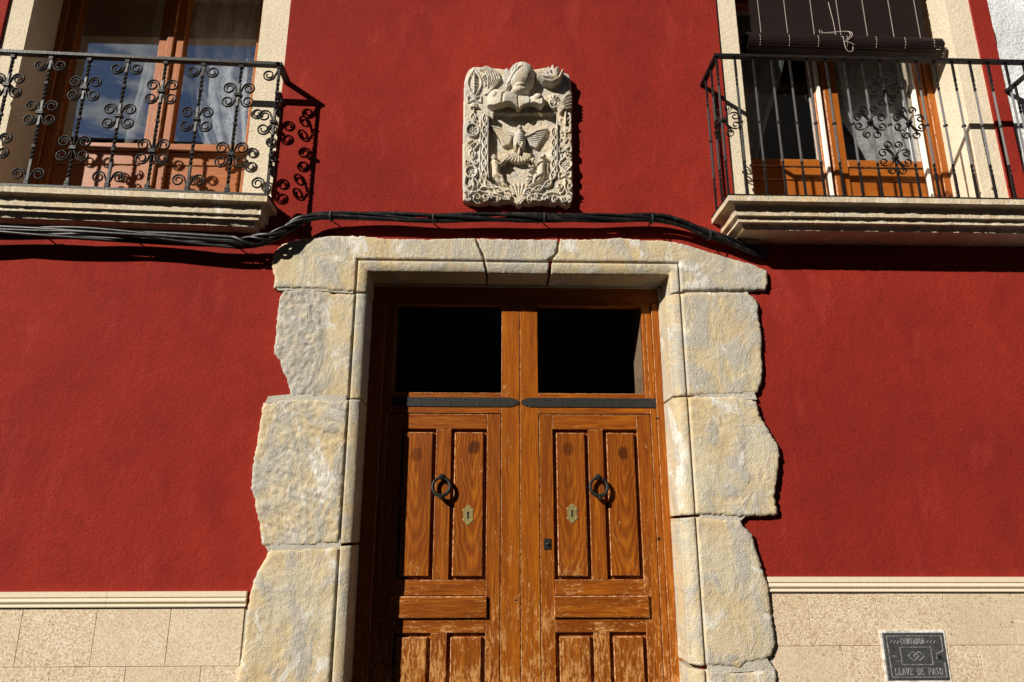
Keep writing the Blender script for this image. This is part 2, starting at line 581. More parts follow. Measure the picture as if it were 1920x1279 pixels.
def circ(r_, n_):
    return [(r_ * math.cos(2 * math.pi * i / n_), r_ * math.sin(2 * math.pi * i / n_)) for i in range(n_)]


def rect(w, d):
    return [(-w / 2, -d / 2), (w / 2, -d / 2), (w / 2, d / 2), (-w / 2, d / 2)]


def smooth_path(pts, n_):
    """Catmull-Rom through the points"""
    P = [Vector(p) for p in pts]
    P = [P[0] * 2 - P[1]] + P + [P[-1] * 2 - P[-2]]
    out = []
    for i in range(1, len(P) - 2):
        for j in range(n_):
            t = j / n_
            a, b, c, d = P[i - 1], P[i], P[i + 1], P[i + 2]
            out.append(.5 * ((2 * b) + (c - a) * t + (2 * a - 5 * b + 4 * c - d) * t * t + (3 * b - a - 3 * c + d) * t ** 3))
    out.append(P[-2])
    return out


def bevel_mesh(me, w, seg=2):
    bm = bmesh.new()
    bm.from_mesh(me)
    bmesh.ops.bevel(bm, geom=bm.edges[:], offset=w, segments=seg, affect='EDGES', profile=.6)
    bm.to_mesh(me)
    bm.free()
    return me

k = NT('worn_wood_edge')
M['worn_edge'] = k.done(k.mix(k.ramp(k.noise(40, 5, .7), (.42, 0.), (.60, 1.)), (.20, .05, .008), (.58, .33, .15)), .6)

# ================================================================== THE SETTING
link('street', MB().box(-40, 40, -40, -1.25, -.3, -.12).mesh('street', M['street']))['kind'] = 'structure'
pv = link('pavement', MB().box(-40, 40, -1.25, .0, -.3, -.002).mesh('pavement', M['pave']))
pv['kind'] = 'structure'
px_me = MB()
px_me.add([(0.003, .003, 0), (.597, .003, 0), (.597, .597, 0), (.003, .597, 0), (.006, .006, .004), (.594, .006, .004), (.594, .594, .004), (.006, .594, .004)],
          [(4, 5, 6, 7), (0, 1, 5, 4), (1, 2, 6, 5), (2, 3, 7, 6), (3, 0, 4, 7)])
flag = px_me.mesh('paving_flag', M['pave'])
for ix in range(-6, 7):
    for iy in range(2):
        link('paving_flag', flag, pv, (ix * .6, -1.235 + iy * .6, -.001))

# ------------------------------------------------------------------ the red house
house = thing('town_house', 'red plastered town house with a stone framed doorway and two balconies', 'house', (0, .3, 0))


def wall_with_holes(x0, x1, z0, z1, holes, y0, y1):
    xs = sorted({x0, x1, *[h[0] for h in holes], *[h[1] for h in holes]})
    zs = sorted({z0, z1, *[h[2] for h in holes], *[h[3] for h in holes]})
    m_ = MB()
    for i in range(len(xs) - 1):
        for j in range(len(zs) - 1):
            a, b, c, d = xs[i], xs[i + 1], zs[j], zs[j + 1]
            if any(h[0] <= a and b <= h[1] and h[2] <= c and d <= h[3] for h in holes):
                continue
            m_.add([(a, y0, c), (b, y0, c), (b, y0, d), (a, y0, d)], [(0, 1, 2, 3)])
            m_.add([(a, y1, c), (b, y1, c), (b, y1, d), (a, y1, d)], [(3, 2, 1, 0)])
    for a, b, c, d in holes + [(x0, x1, z0, z1)]:
        m_.add([(a, y0, c), (b, y0, c), (b, y0, d), (a, y0, d), (a, y1, c), (b, y1, c), (b, y1, d), (a, y1, d)],
               [(0, 1, 5, 4), (1, 2, 6, 5), (2, 3, 7, 6), (3, 0, 4, 7)])
    return m_


WL = (-2.762, -1.172, 3.165, 5.05)      # left window: outer edge of its cream surround
WR = (1.312, 2.857, 3.10, 5.05)
GAP = (-.70, .965, 0.0, 2.93)         # doorway hole behind the stones
wall_with_holes(-5.2, 2.962, 0, 7.2, [WL, WR, GAP], 0, .42).build('wall', M['red'], house)
# side and back walls, roof: plain, out of the photograph
MB().box(-5.2, -5.0, .42, 8, 0, 7.2).build('wall', M['cream'], house)
MB().box(2.8, 2.962, .45, 8, 0, 7.2).build('wall', M['cream'], house)
MB().box(-5.2, 2.962, 8, 8.3, 0, 7.2).build('wall', M['cream'], house)
MB().add([(-5.4, -.25, 7.15), (2.96, -.25, 7.15), (2.96, 4, 8.6), (-5.4, 4, 8.6), (-5.4, 8.5, 7.15), (2.96, 8.5, 7.15),
          (-5.4, -.25, 7.28), (2.96, -.25, 7.28), (2.96, 4, 8.73), (-5.4, 4, 8.73), (-5.4, 8.5, 7.28), (2.96, 8.5, 7.28)],
         [(0, 1, 2, 3), (3, 2, 5, 4), (6, 7, 8, 9), (9, 8, 11, 10), (0, 1, 7, 6), (4, 5, 11, 10), (1, 2, 8, 7), (0, 3, 9, 6), (2, 5, 11, 8), (3, 4, 10, 9)]).build('roof', M['roof'], house)

# rooms behind the openings
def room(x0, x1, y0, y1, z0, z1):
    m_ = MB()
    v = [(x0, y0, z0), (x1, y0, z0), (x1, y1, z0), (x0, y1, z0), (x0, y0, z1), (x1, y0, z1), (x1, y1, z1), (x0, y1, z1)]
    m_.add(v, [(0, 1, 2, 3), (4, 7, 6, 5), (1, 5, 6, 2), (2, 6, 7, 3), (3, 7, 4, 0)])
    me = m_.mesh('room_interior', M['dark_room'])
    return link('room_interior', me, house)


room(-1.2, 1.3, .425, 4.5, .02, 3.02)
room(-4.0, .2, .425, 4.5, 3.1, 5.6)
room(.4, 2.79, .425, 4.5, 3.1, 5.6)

# cream surrounds of the two balcony windows
LIN_L, LIN_R = 4.93, 4.93
for (a, b, c, d), (il, ir), lz in ((WL, (-2.63, -1.333), LIN_L), (WR, (1.432, 2.714), LIN_R)):
    MB().box(a, il, .013, .45, c, lz).build('window_jamb', M['cream'], house)
    MB().box(ir, b, .013, .45, c, lz).build('window_jamb', M['cream'], house)
    MB().box(a, b, .014, .45, lz + .001, d).build('window_lintel', M['cream'], house)
    if a < 0:      # unseen fascia added to shade the upper panes and block their sky reflection
        MB().box(il + .0005, ir - .0005, .02, .09, 4.655, lz).build('shading_fascia', M['cream'], house)


# ------------------------------------------------------------------ stones of the doorway
X_GL, X_GR, Z_G = -.691, .979, 2.951    # the incised line round the opening


def fbm(x_, y_, z_, o=4, h=.9):
    return noise.fractal(Vector((x_, y_, z_)), h, 2.0, o)


def stone(poly_px, parent, proud=.032, seed=0, rough=None, coarse=.0030, face=-.03, label=None, grey=0.0, jag=.0052, back=.185, mould=True, chip=.008, strata=0.0):
    pts = [xz(px, py, face) for px, py in poly_px]
    # densify the outline and let it wander
    out = []
    n_ = len(pts)
    for i in range(n_):
        a, b = pts[i], pts[(i + 1) % n_]
        L_ = math.hypot(b[0] - a[0], b[1] - a[1])
        m_ = max(1, int(L_ / .008))
        tx, tz = (b[0] - a[0]) / max(L_, 1e-6), (b[1] - a[1]) / max(L_, 1e-6)
        for j in range(m_):
            t = j / m_
            x_, z_ = a[0] + (b[0] - a[0]) * t, a[1] + (b[1] - a[1]) * t
            inner = (X_GL < x_ < X_GR and z_ < Z_G)
            w = (jag if not inner else .0012) * (fbm(x_ * 52, seed * 3.1, z_ * 52, 4) + .6 * fbm(x_ * 9, seed, z_ * 9, 2))
            out.append((x_ - tz * w, z_ + tx * w))
    xs = [p[0] for p in out]; zs = [p[1] for p in out]
    poly = np.array(out)

    def inside(x_, z_):
        c = False
        j = len(poly) - 1
        x1 = poly[:, 0]; z1 = poly[:, 1]
        x2 = np.roll(x1, 1); z2 = np.roll(z1, 1)
        cond = ((z1 > z_) != (z2 > z_))
        xi = (x2 - x1) * (z_ - z1) / np.where(cond, z2 - z1, 1) + x1
        return bool(np.sum(cond & (x_ < xi)) & 1)

    def bd(x_, z_):
        a = poly; b = np.roll(poly, -1, 0)
        d = b - a
        t = np.clip(((x_ - a[:, 0]) * d[:, 0] + (z_ - a[:, 1]) * d[:, 1]) / np.maximum((d ** 2).sum(1), 1e-12), 0, 1)
        return float(np.sqrt(((a[:, 0] + t * d[:, 0] - x_) ** 2 + (a[:, 1] + t * d[:, 1] - z_) ** 2).min()))

    def gd(x_, z_):
        """signed distance to the incised line: positive on the stone face, negative on the roll towards the opening"""
        return max(X_GL - x_, x_ - X_GR, z_ - Z_G)
    step = .0095
    inner_pts = []
    nx = int((max(xs) - min(xs)) / step) + 1
    nz = int((max(zs) - min(zs)) / step) + 1
    for i in range(nx):
        for j in range(nz):
            x_ = min(xs) + (i + .5 + random.uniform(-.25, .25)) * step
            z_ = min(zs) + (j + .5 + random.uniform(-.25, .25)) * step
            if mould and -.07 < gd(x_, z_) < .012:
                continue
            if inside(x_, z_) and bd(x_, z_) > .004:
                inner_pts.append((x_, z_))
    if mould:
        for off in (.009, .0045, .002, -.002, -.0045, -.009, -.016, -.024, -.032, -.041, -.052, -.063):
            j = 0
            z_ = min(zs)
            while z_ < min(max(zs), Z_G + off):
                for x_ in (X_GL - off, X_GR + off):
                    if inside(x_, z_) and bd(x_, z_) > .002:
                        inner_pts.append((x_, z_))
                z_ += .012
            x_ = X_GL - off
            while x_ < X_GR + off:
                if inside(x_, Z_G + off) and bd(x_, Z_G + off) > .002:
                    inner_pts.append((x_, Z_G + off))
                x_ += .012
    nb = len(out)
    V2 = [Vector(p) for p in out + inner_pts]
    E2 = [(i, (i + 1) % nb) for i in range(nb)]
    vv, ee, ff, ov, oe, of = delaunay_2d_cdt(V2, E2, [], 1, 1e-6)
    verts = []; ra = []; ga = []
    bidx = {}
    for i, p in enumerate(vv):
        x_, z_ = p.x, p.y
        isb = any(q < nb for q in ov[i]) if ov[i] else False
        b_ = 0.0 if isb else bd(x_, z_)
        g = gd(x_, z_)
        rr = rough(x_, z_) if rough else 0.0
        amp = coarse * (1 + 1.6 * rr)
        h = proud
        h += amp * (fbm(x_ * 9 + seed, 0, z_ * 9, 4) * .8 + fbm(x_ * 46, seed, z_ * 46, 3) * (.38 + .4 * rr))
        if strata:
            h += strata * fbm(x_ * 6 + seed, 3, z_ * 48 + 14 * x_, 3)
        if rr > .3:
            h -= .004 * max(0, fbm(x_ * 75, seed, z_ * 75, 2)) * rr
        if not mould or g > -.001:
            e_ = min(1.0, b_ / chip)
            h -= (proud * .38) * (1 - math.sqrt(max(0, 1 - (1 - e_) ** 2))) if not (X_GL - .002 < x_ < X_GR + .002) else 0
        if mould:
            if abs(g) < .0055:
                h = proud - .020 * (1 - (abs(g) / .0055) ** 2)
            elif g < 0:
                t = min(1.0, max(0.0, (-g - .005) / .052))
                h = proud - .004 - .026 * (1 - math.sqrt(max(0.0, 1 - (t * .97) ** 2))) + .002 * fbm(x_ * 60, seed, z_ * 60, 3)
        verts.append((x_, -h, z_))
        ra.append(rr); ga.append(grey(x_, z_) if callable(grey) else grey)
        if isb:
            bidx[i] = len(bidx)
    faces = [tuple(f) for f in ff]
    nv = len(verts)
    # skirt back into the wall
    cnt = {}
    for f in faces:
        for q in range(len(f)):
            e_ = (f[q], f[(q + 1) % len(f)])
            kx_ = tuple(sorted(e_))
            cnt[kx_] = None if kx_ in cnt else e_
    bm_ = {}
    for e_ in [v for v in cnt.values() if v]:
        for q in e_:
            if q not in bm_:
                bm_[q] = len(verts)
                verts.append((verts[q][0], back, verts[q][2])); ra.append(ra[q]); ga.append(ga[q])
        faces.append((e_[1], e_[0], bm_[e_[0]], bm_[e_[1]]))
    me = bpy.data.meshes.new('stone')
    me.from_pydata(verts, [], faces)
    me.materials.append(M['stone'])
    for nm, arr in (('rough', ra), ('grey', ga)):
        at_ = me.attributes.new(nm, 'FLOAT', 'POINT')
        at_.data.foreach_set('value', arr)
    me.polygons.foreach_set('use_smooth', [len(f) == 3 for f in faces])
    me.update()
    bm = bmesh.new(); bm.from_mesh(me); bmesh.ops.recalc_face_normals(bm, faces=bm.faces); bm.to_mesh(me); bm.free()
    return link('stone', me, parent, None, label)


surround = part_empty('door_surround', house, (.14, 0, 0))
ARL, ARR = -.635, .907


def arL(py):   # pixel x of the opening's edge at image height py
    lo, hi = 560, 740
    for _ in range(30):
        m_ = (lo + hi) / 2
        if xz(m_, py, -.03)[0] < ARL: lo = m_
        else: hi = m_
    return lo


def arR(py, X=ARR):
    lo, hi = 1150, 1400
    for _ in range(30):
        m_ = (lo + hi) / 2
        if xz(m_, py, -.03)[0] < X: lo = m_
        else: hi = m_
    return lo


lerp_s = lambda a, b, t: max(0.0, min(1.0, (t - a) / (b - a)))
XM = xz(605, 640, -.03)[0]
# lintel: three stones
stone([(511, 539), (514, 520), (509, 500), (511, 472), (530, 456), (560, 447), (615, 441), (660, 441), (720, 446), (780, 449), (840, 447), (890, 447),
       (895, 462), (904, 480), (907, 497), (911, 508), (800, 507), (arL(507), 506), (arL(546), 546), (622, 545), (600, 540), (545, 540)], surround, seed=1, proud=.026,
      grey=lambda x_, z_: .5 * lerp_s(-.5, -.2, x_), label='lintel stone over the hinge side with a dark notched end')
stone([(894, 447), (960, 449), (1046, 449), (1042, 474), (1030, 483), (1029, 511), (915, 509), (911, 496), (908, 480), (899, 462)], surround, seed=2, proud=.025, grey=.55,
      label='short middle lintel stone between two cracks')
stone([(1051, 449), (1100, 449), (1157, 447), (1248, 452), (1288, 458), (1323, 469), (1379, 485), (1407, 493), (1438, 505), (1442, 524), (1438, 542), (1401, 544),
       (1326, 544), (1279, 545), (arR(548, .93), 549), (arR(514, .93), 513), (1034, 511), (1035, 494), (1037, 485), (1047, 475)], surround, seed=3, proud=.028,
      grey=lambda x_, z_: .8 * lerp_s(1.02, 1.2, x_))
# left jamb
stone([(528, 543), (560, 542), (600, 543), (622, 549), (arL(549), 549), (arL(640), 640), (arL(746), 746), (600, 746), (545, 742), (543, 736), (538, 711), (529, 699),
       (523, 676), (512, 658), (514, 640), (517, 596), (523, 555)], surround, seed=4, proud=.022, rough=lambda x_, z_: 1 - lerp_s(XM - .03, XM + .01, x_),
      grey=lambda x_, z_: .95 * (1 - lerp_s(XM - .02, XM + .02, x_)), coarse=.0032, label='pitted grey jamb stone with a smooth dressed margin')
stone([(491, 755), (535, 748), (600, 749), (arL(749), 749), (arL(880), 880), (arL(1018), 1018), (560, 1024), (506, 1026), (490, 1021), (487, 997), (480, 963), (476, 934), (470, 917),
       (472, 879), (480, 837), (489, 778)], surround, seed=5, proud=.030, coarse=.0042, rough=lambda x_, z_: .35, strata=.006, label='jamb stone with rough slanting tool marks')
stone([(503, 1031), (560, 1028), (arL(1023), 1023), (arL(1150), 1150), (arL(1290), 1290), (436, 1296), (446, 1262), (457, 1203), (461, 1153), (468, 1111), (480, 1073), (499, 1043)],
      surround, seed=6, proud=.032, coarse=.005, chip=.022)
stone([(436, 1300), (arL(1294), 1294), (arL(1450), 1450), (arL(1640), 1640), (430, 1640), (420, 1450)], surround, seed=7, proud=.032)
# right jamb
stone([(arR(552), 552), (1279, 549), (1330, 547), (1401, 549), (1414, 555), (1423, 565), (1424, 593), (1431, 627), (1429, 652), (1432, 693), (1429, 721), (1420, 737),
       (1360, 740), (1292, 741), (arR(741), 741), (arR(640), 640)], surround, seed=8, proud=.026,
      grey=lambda x_, z_: .9 * lerp_s(1.18, 1.3, x_) * lerp_s(2.5, 2.7, z_), label='jamb stone with a fine branching crack and grey upper corner')
stone([(arR(745), 745), (1292, 744), (1380, 743), (1419, 752), (1425, 778), (1446, 811), (1463, 841), (1461, 879), (1453, 930), (1461, 967), (1451, 967), (1383, 969),
       (1305, 965), (arR(966), 966), (arR(850), 850)], surround, seed=9, proud=.032, coarse=.0045)
stone([(arR(972), 972), (1305, 969), (1350, 973), (1389, 974), (1396, 988), (1413, 1004), (1420, 1033), (1431, 1067), (1442, 1099), (1446, 1126), (1451, 1173), (1457, 1205),
       (1451, 1226), (1431, 1242), (1400, 1240), (1389, 1254), (1357, 1250), (1310, 1249), (arR(1246), 1246), (arR(1100), 1100)], surround, seed=10, proud=.031, chip=.018,
      grey=lambda x_, z_: .7 * lerp_s(1.19, 1.3, x_) * lerp_s(1.25, 1.12, z_))
stone([(arR(1254), 1254), (1310, 1256), (1357, 1258), (1390, 1262), (1450, 1252), (1458, 1262), (1462, 1400), (1460, 1640), (arR(1640), 1640), (arR(1450), 1450)], surround, seed=11, proud=.026, coarse=.007)
# mortar seen in the joints, a little behind the stone faces
for poly, my in (([(516, 537), (600, 537), (662, 540), (662, 551), (600, 546), (522, 545)], -.019), ([(504, 744), (545, 740), (650, 742), (650, 755), (560, 755), (498, 757)], -.0235),
                 ([(494, 1014), (560, 1016), (640, 1011), (640, 1030), (560, 1034), (504, 1034)], -.026), ([(1282, 541), (1400, 540), (1403, 551), (1282, 554)], -.012),
                 ([(1302, 738), (1412, 734), (1418, 750), (1302, 748)], -.0225), ([(1312, 962), (1400, 964), (1388, 976), (1312, 974)], -.023),
                 ([(1326, 1242), (1436, 1234), (1452, 1256), (1326, 1262)], -.024), ([(892, 452), (900, 452), (912, 488), (902, 488)], -.006), ([(1034, 454), (1052, 454), (1046, 488), (1030, 488)], -.006),
                 ([(444, 1288), (612, 1286), (612, 1304), (444, 1304)], -.020)):
    MB().prism([xz(a, b, -.012) for a, b in poly], my, .01).build('mortar_joint', M['mortar'], surround)
# the plain inner jambs and soffit between stone and door
MB().box(-.72, ARL - .004, .17, .42, 0, 2.95).build('inner_jamb', M['mortar'], surround)
MB().box(ARR + .004, .985, .17, .42, 0, 2.95).build('inner_jamb', M['mortar'], surround)
MB().box(-.72, .985, .17, .42, 2.88, 2.99).build('inner_soffit', M['mortar'], surround)
MB().box(-.72, .985, -.10, .42, 0.0, .09).build('threshold', M['stone'], surround)


# ------------------------------------------------------------------ dado: moulding strip and granite tiles
dado = part_empty('dado', house, (0, 0, 0))
prof = [(.0, 0), (-.020, 0), (-.0205, -.022), (-.014, -.025), (-.014, -.029), (-.020, -.031), (-.0245, -.037), (-.0245, -.042), (-.019, -.048), (-.013, -.051), (-.013, -.055),
        (-.018, -.057), (-.021, -.061), (-.019, -.066), (.0, -.067)]
for (x0, x1, zt0, zt1) in ((-5.2, -1.098, 1.331, 1.3345), (1.302, 2.962, 1.392, 1.388)):
    seg = [x0]
    while seg[-1] + .95 < x1:
        seg.append(seg[-1] + (.87 if x0 < 0 else .9))
    seg.append(x1)
    for i in range(len(seg) - 1):
        a, b = seg[i] + .0008, seg[i + 1] - .0008
        za = zt0 + (zt1 - zt0) * (a - x0) / (x1 - x0)
        zb = zt0 + (zt1 - zt0) * (b - x0) / (x1 - x0)
        m_ = MB()
        n_ = len(prof)
        m_.add([(a, y, za + z) for y, z in prof] + [(b, y, zb + z) for y, z in prof],
               [(q, (q + 1) % n_, n_ + (q + 1) % n_, n_ + q) for q in range(n_)] + [tuple(range(n_)), tuple(range(2 * n_ - 1, n_ - 1, -1))])
        m_.build('dado_moulding', M['dado'], dado)


def tiles(x_lo, x_hi, joints0, w, z_top, h, rows, off):
    for r_ in range(rows):
        zt = z_top - r_ * h
        zb = max(.0, zt - h + .0018)
        x_ = joints0 - 12 * w + (off if r_ % 2 else 0)
        while x_ < x_hi:
            a, b = max(x_ + .0009, x_lo), min(x_ + w - .0009, x_hi)
            if b - a > .02:
                y = -.008 + random.uniform(-.0007, .0007)
                MB().field(a, b, zb, zt, y, .004, .0011, 0, 0).build('tile', M['tile'], dado)
            x_ += w


tiles(-5.2, -1.097, -1.43, .327, 1.263, .243, 6, .16)
tiles(1.300, 2.962, 1.484, .3215, 1.3225, .2325, 6, .134)
MB().box(-5.2, -1.06, -.003, .001, 0, 1.26).build('tile_grout', M['mortar'], dado)
MB().box(1.26, 2.962, -.003, .001, 0, 1.32).build('tile_grout', M['mortar'], dado)


# ------------------------------------------------------------------ the wooden door
DY = .18
CX = .154


def board(name, parent, x0, x1, z0, z1, yf=DY, yb=DY + .045, bev=.0016, mat='door_wood', horiz=False, knot=None, gap=.0006, label=None, wob=0.0):
    o = MB().field(x0 + gap, x1 - gap, z0 + gap, z1 - gap, yf, yb, bev, 0, 1, wob).build(name, [M[mat], M['worn_edge']], parent, label)
    o['grain_x'] = 1.0 if horiz else 0.0
    o['knot'] = float(knot[2] if knot and len(knot) > 2 else 1.0) if knot else 0.0
    o['knot_x'] = float(knot[0] if knot else 0)
    o['knot_z'] = float(knot[1] if knot else 0)
    return o


frame = part_empty('door_frame', house, (CX, DY, .09))
board('head_rail', frame, -.66, .96, 2.79, 2.90, DY + .004, DY + .06, .002, 'frame_wood', True)
board('frame_post', frame, -.70, -.5605, .09, 2.79, DY - .012, DY + .06, .002, 'frame_wood')
board('frame_post', frame, .868, .955, .09, 2.79, DY - .012, DY + .06, .002, 'frame_wood')
board('frame_lining', frame, .8165, .85, 2.20, 2.80, DY + .047, DY + .26, .001, 'dusty_wood')
board('frame_lining', frame, -.56, -.5265, 2.20, 2.80, DY + .047, DY + .26, .001, 'dusty_wood')

for s in (1, -1):
    fx = lambda x_: CX + s * (x_ - CX)

    def bx(name, x0, x1, z0, z1, **kw):
        a, b = sorted((fx(x0), fx(x1)))
        return board(name, leaf, a, b, z0, z1, **kw)
    leaf = part_empty('door_leaf', house, (fx(.5), DY, .09))
    if s > 0:
        leaf_r = leaf
    # outer frame of the leaf with its transom light
    bx('stile', CX + .001, .2505, .10, 2.79, mat='frame_wood', yf=DY)
    bx('stile', .8365, .868, .10, 2.79 if s > 0 else 2.79, mat='frame_wood', yf=DY + .001)
    bx('transom_stile', .8155, .8365, 2.187, 2.79, mat='frame_wood')
    bx('transom_rail', .2505, .8155, 2.187, 2.296, horiz=True)
    bx('transom_rail', .2505, .8155, 2.774, 2.79, horiz=True, mat='frame_wood')
    a, b = sorted((fx(.2505), fx(.8155)))
    MB().box(a, b, DY + .030, DY + .034, 2.296, 2.774).build('transom_pane', M['transom_glass'], leaf)
    # wicket set into the leaf, a hair deeper
    wy = DY + .0035
    bx('stile', .2535, .3235, .10, 2.184, yf=wy)
    bx('stile', .7615, .8345, .10, 2.184, yf=wy)
    bx('rail', .3235, .7615, 2.106, 2.184, yf=wy, horiz=True)
    bx('muntin', .5055, .5835, 1.369, 2.106, yf=wy)
    bx('rail', .3235, .7615, 1.297, 1.369, yf=wy, horiz=True)
    bx('rail', .3235, .7615, 1.192, 1.297, yf=wy + .006, horiz=True)
    bx('rail', .3235, .7615, 1.128, 1.192, yf=wy, horiz=True)
    bx('muntin', .5055, .5835, .48, 1.128, yf=wy)
    bx('rail', .3235, .7615, .10, .48, yf=wy, horiz=True)
    # raised centre block and the four fielded panels in their sunk channels
    bx('panel', .316, .779, 1.195, 1.295, yf=DY - .013, yb=DY + .02, bev=.004, horiz=True, wob=.0008)
    kn = {1: ((.402, 2.005, .75), (.686, 1.985, 1.0)), -1: ((-.085, 2.012, 1.0), (-.372, 1.975, .7))}[s]
    kz = {1: (.93, .70), -1: (.80, .62)}[s]
    for i, (p0, p1) in enumerate(((.3235, .5055), (.5835, .7615))):
        bx('panel_ground', p0 - .004, p1 + .004, 1.365, 2.110, yf=DY + .026, yb=DY + .045)
        bx('panel_ground', p0 - .004, p1 + .004, .476, 1.132, yf=DY + .026, yb=DY + .045)
        bx('panel', p0 + .017, p1 - .017, 1.385, 2.089, yf=DY + .001, yb=DY + .03, bev=.0035, knot=kn[i], wob=.001)
        bx('panel', p0 + .017, p1 - .017, .497, 1.110, yf=DY + .001, yb=DY + .03, bev=.0035, knot=(kn[i][0] + .02, kz[i], .35), wob=.001)
    # iron strap with a notched end and rivets
    n0 = []
    x_end, x_in = fx(.910 if s > 0 else .82), fx(CX + .034)
    tip = fx(CX + .0065)
    d = 1 if s > 0 else -1
    z0, z1, zm = 2.222, 2.270, 2.246
    pol = [(x_end, z0), (x_end, z1), (x_in + d * .012, z1), (x_in + d * .004, z1 - .006), (x_in - d * .002, z1 - .002), (x_in - d * .010, z1 - .008), (x_in - d * .006, zm + .010)]
    arc = [(tip + d * .013 - d * .013 * math.cos(t), zm + .013 * math.sin(t)) for t in np.linspace(2.4, -2.4, 11)]
    arc = [(tip + d * .014 + d * .014 * math.cos(math.pi - u), zm + .014 * math.sin(math.pi - u)) for u in np.linspace(-1.9, 1.9, 11)][::-1]
    arc = [(tip + d * .014 - d * .014 * math.cos(u), zm + .014 * math.sin(u)) for u in np.linspace(1.9, -1.9, 11)]
    pol += arc + [(x_in - d * .006, zm - .010), (x_in - d * .010, z0 + .008), (x_in - d * .002, z0 + .002), (x_in + d * .004, z0 + .006), (x_in + d * .012, z0)]
    st = MB().prism(pol, DY - .0052, DY + .001)
    for i in range(9):
        xx = x_in + d * (.03 + i * .075)
        if (xx - x_end) * d < -.01:
            st.lathe([(.0050, -.0005), (.0042, -.0024), (.0018, -.0034)], (xx, DY - .0050, zm + (.013 if i % 2 else -.013)), 'Y', 8)
    st.build('strap_hinge', M['strap'], leaf)
    # ring knocker
    kx, kz_ = fx(.5495), 1.813
    R0 = .0435
    m_ = MB()
    ring = []
    tw = []
    for i in range(40):
        a_ = 2 * math.pi * i / 40
        ring.append((kx + R0 * math.sin(a_), DY - .017 - .016 * (1 - math.cos(a_)) / 2, kz_ + R0 * 1.02 * math.cos(a_)))
        tw.append(1.0 + .35 * (1 - math.cos(a_)) / 2)
    m_.sweep(ring, circ(.0072, 10), (0, 1, 0), scale=tw, smooth=True, closed=True)
    m_.build('ring_knocker', M['iron'], leaf)
    m_ = MB().lathe([(.017, 0), (.016, -.004), (.010, -.006)], (kx, DY, kz_ + .050), 'Y', 12)
    m_.box(kx - .009, kx + .009, DY - .030, DY - .002, kz_ + .037, kz_ + .060)
    m_.lathe([(.005, 0), (.004, -.004), (.001, -.005)], (kx, DY - .030, kz_ + .048), 'Y', 8)
    m_.build('knocker_mount', M['iron'], leaf)
    m_ = MB().box(kx - .010, kx + .010, DY - .048, DY - .020, kz_ - .062, kz_ - .040)
    m_.lathe([(.0055, 0), (.0045, -.004), (.001, -.005)], (kx, DY - .048, kz_ - .051), 'Y', 8)
    m_.build('knocker_striker', M['iron'], leaf)
    # brass keyhole plate
    ex, ez = fx(.4145), (1.684 if s > 0 else 1.676)
    hw, hh = .0285, .047
    out = []
    for (u, w_) in ((-.25, 1), (.25, 1), (.55, .72), (1, .55), (.82, .2), (.82, -.2), (1, -.55), (.55, -.72), (.25, -1), (-.25, -1), (-.55, -.72), (-1, -.55), (-.82, -.2), (-.82, .2), (-1, .55), (-.55, .72)):
        out.append((ex + u * hw, ez + w_ * hh))
    ep = MB().prism(out, DY - .0018, DY + .003)
    for u, w_ in ((0, .78), (0, -.78), (.7, .5), (-.7, .5), (.7, -.5), (-.7, -.5)):
        ep.lathe([(.0036, 0), (.0028, -.0012), (.0010, -.0018)], (ex + u * hw, DY - .0018, ez + w_ * hh), 'Y', 8, 0)
    kh = [(ex + .0060 * math.cos(t), ez + .011 + .0060 * math.sin(t)) for t in np.linspace(-.9, math.pi + .9, 10)] + [(ex - .0042, ez - .018), (ex + .0042, ez - .018)]
    ep.prism(kh, DY - .0026, DY - .0017, 1)
    ep.build('keyhole_plate', [M['brass'], M['hole']], leaf)
# small square latch plate on the right leaf
lx, lz = .2885, 1.537
lp = MB().box(lx - .018, lx + .018, DY - .0005, DY + .006, lz - .026, lz + .026)
lp.box(lx - .013, lx + .013, DY - .0018, DY + .006, lz - .020, lz + .020, 1)
lp.lathe([(.009, 0), (.008, -.005), (.003, -.007)], (lx + .002, DY - .0018, lz), 'Y', 10, 0)
lp.build('latch_plate', [M['strap'], M['hole']], leaf_r)
for hx, hz, w_, h_ in ((.846, 1.561, .006, .011), (.871, 2.163, .009, .005), (.13, 1.275, .006, .005)):
    MB().lathe([(1, 0), (.7, -.0005)], (0, 0, 0), 'Y', 8).v
    poly = [(hx + w_ * math.cos(t) * (1 + .25 * math.sin(3 * t)), hz + h_ * math.sin(t) * (1 + .2 * math.cos(2 * t))) for t in np.linspace(0, 2 * math.pi, 10)[:-1]]
    MB().prism(poly, DY - .0132 if hx > .868 else DY - .0012, DY + .002).build('nail_hole', M['hole'], frame)


# ------------------------------------------------------------------ balcony windows
WY = .25


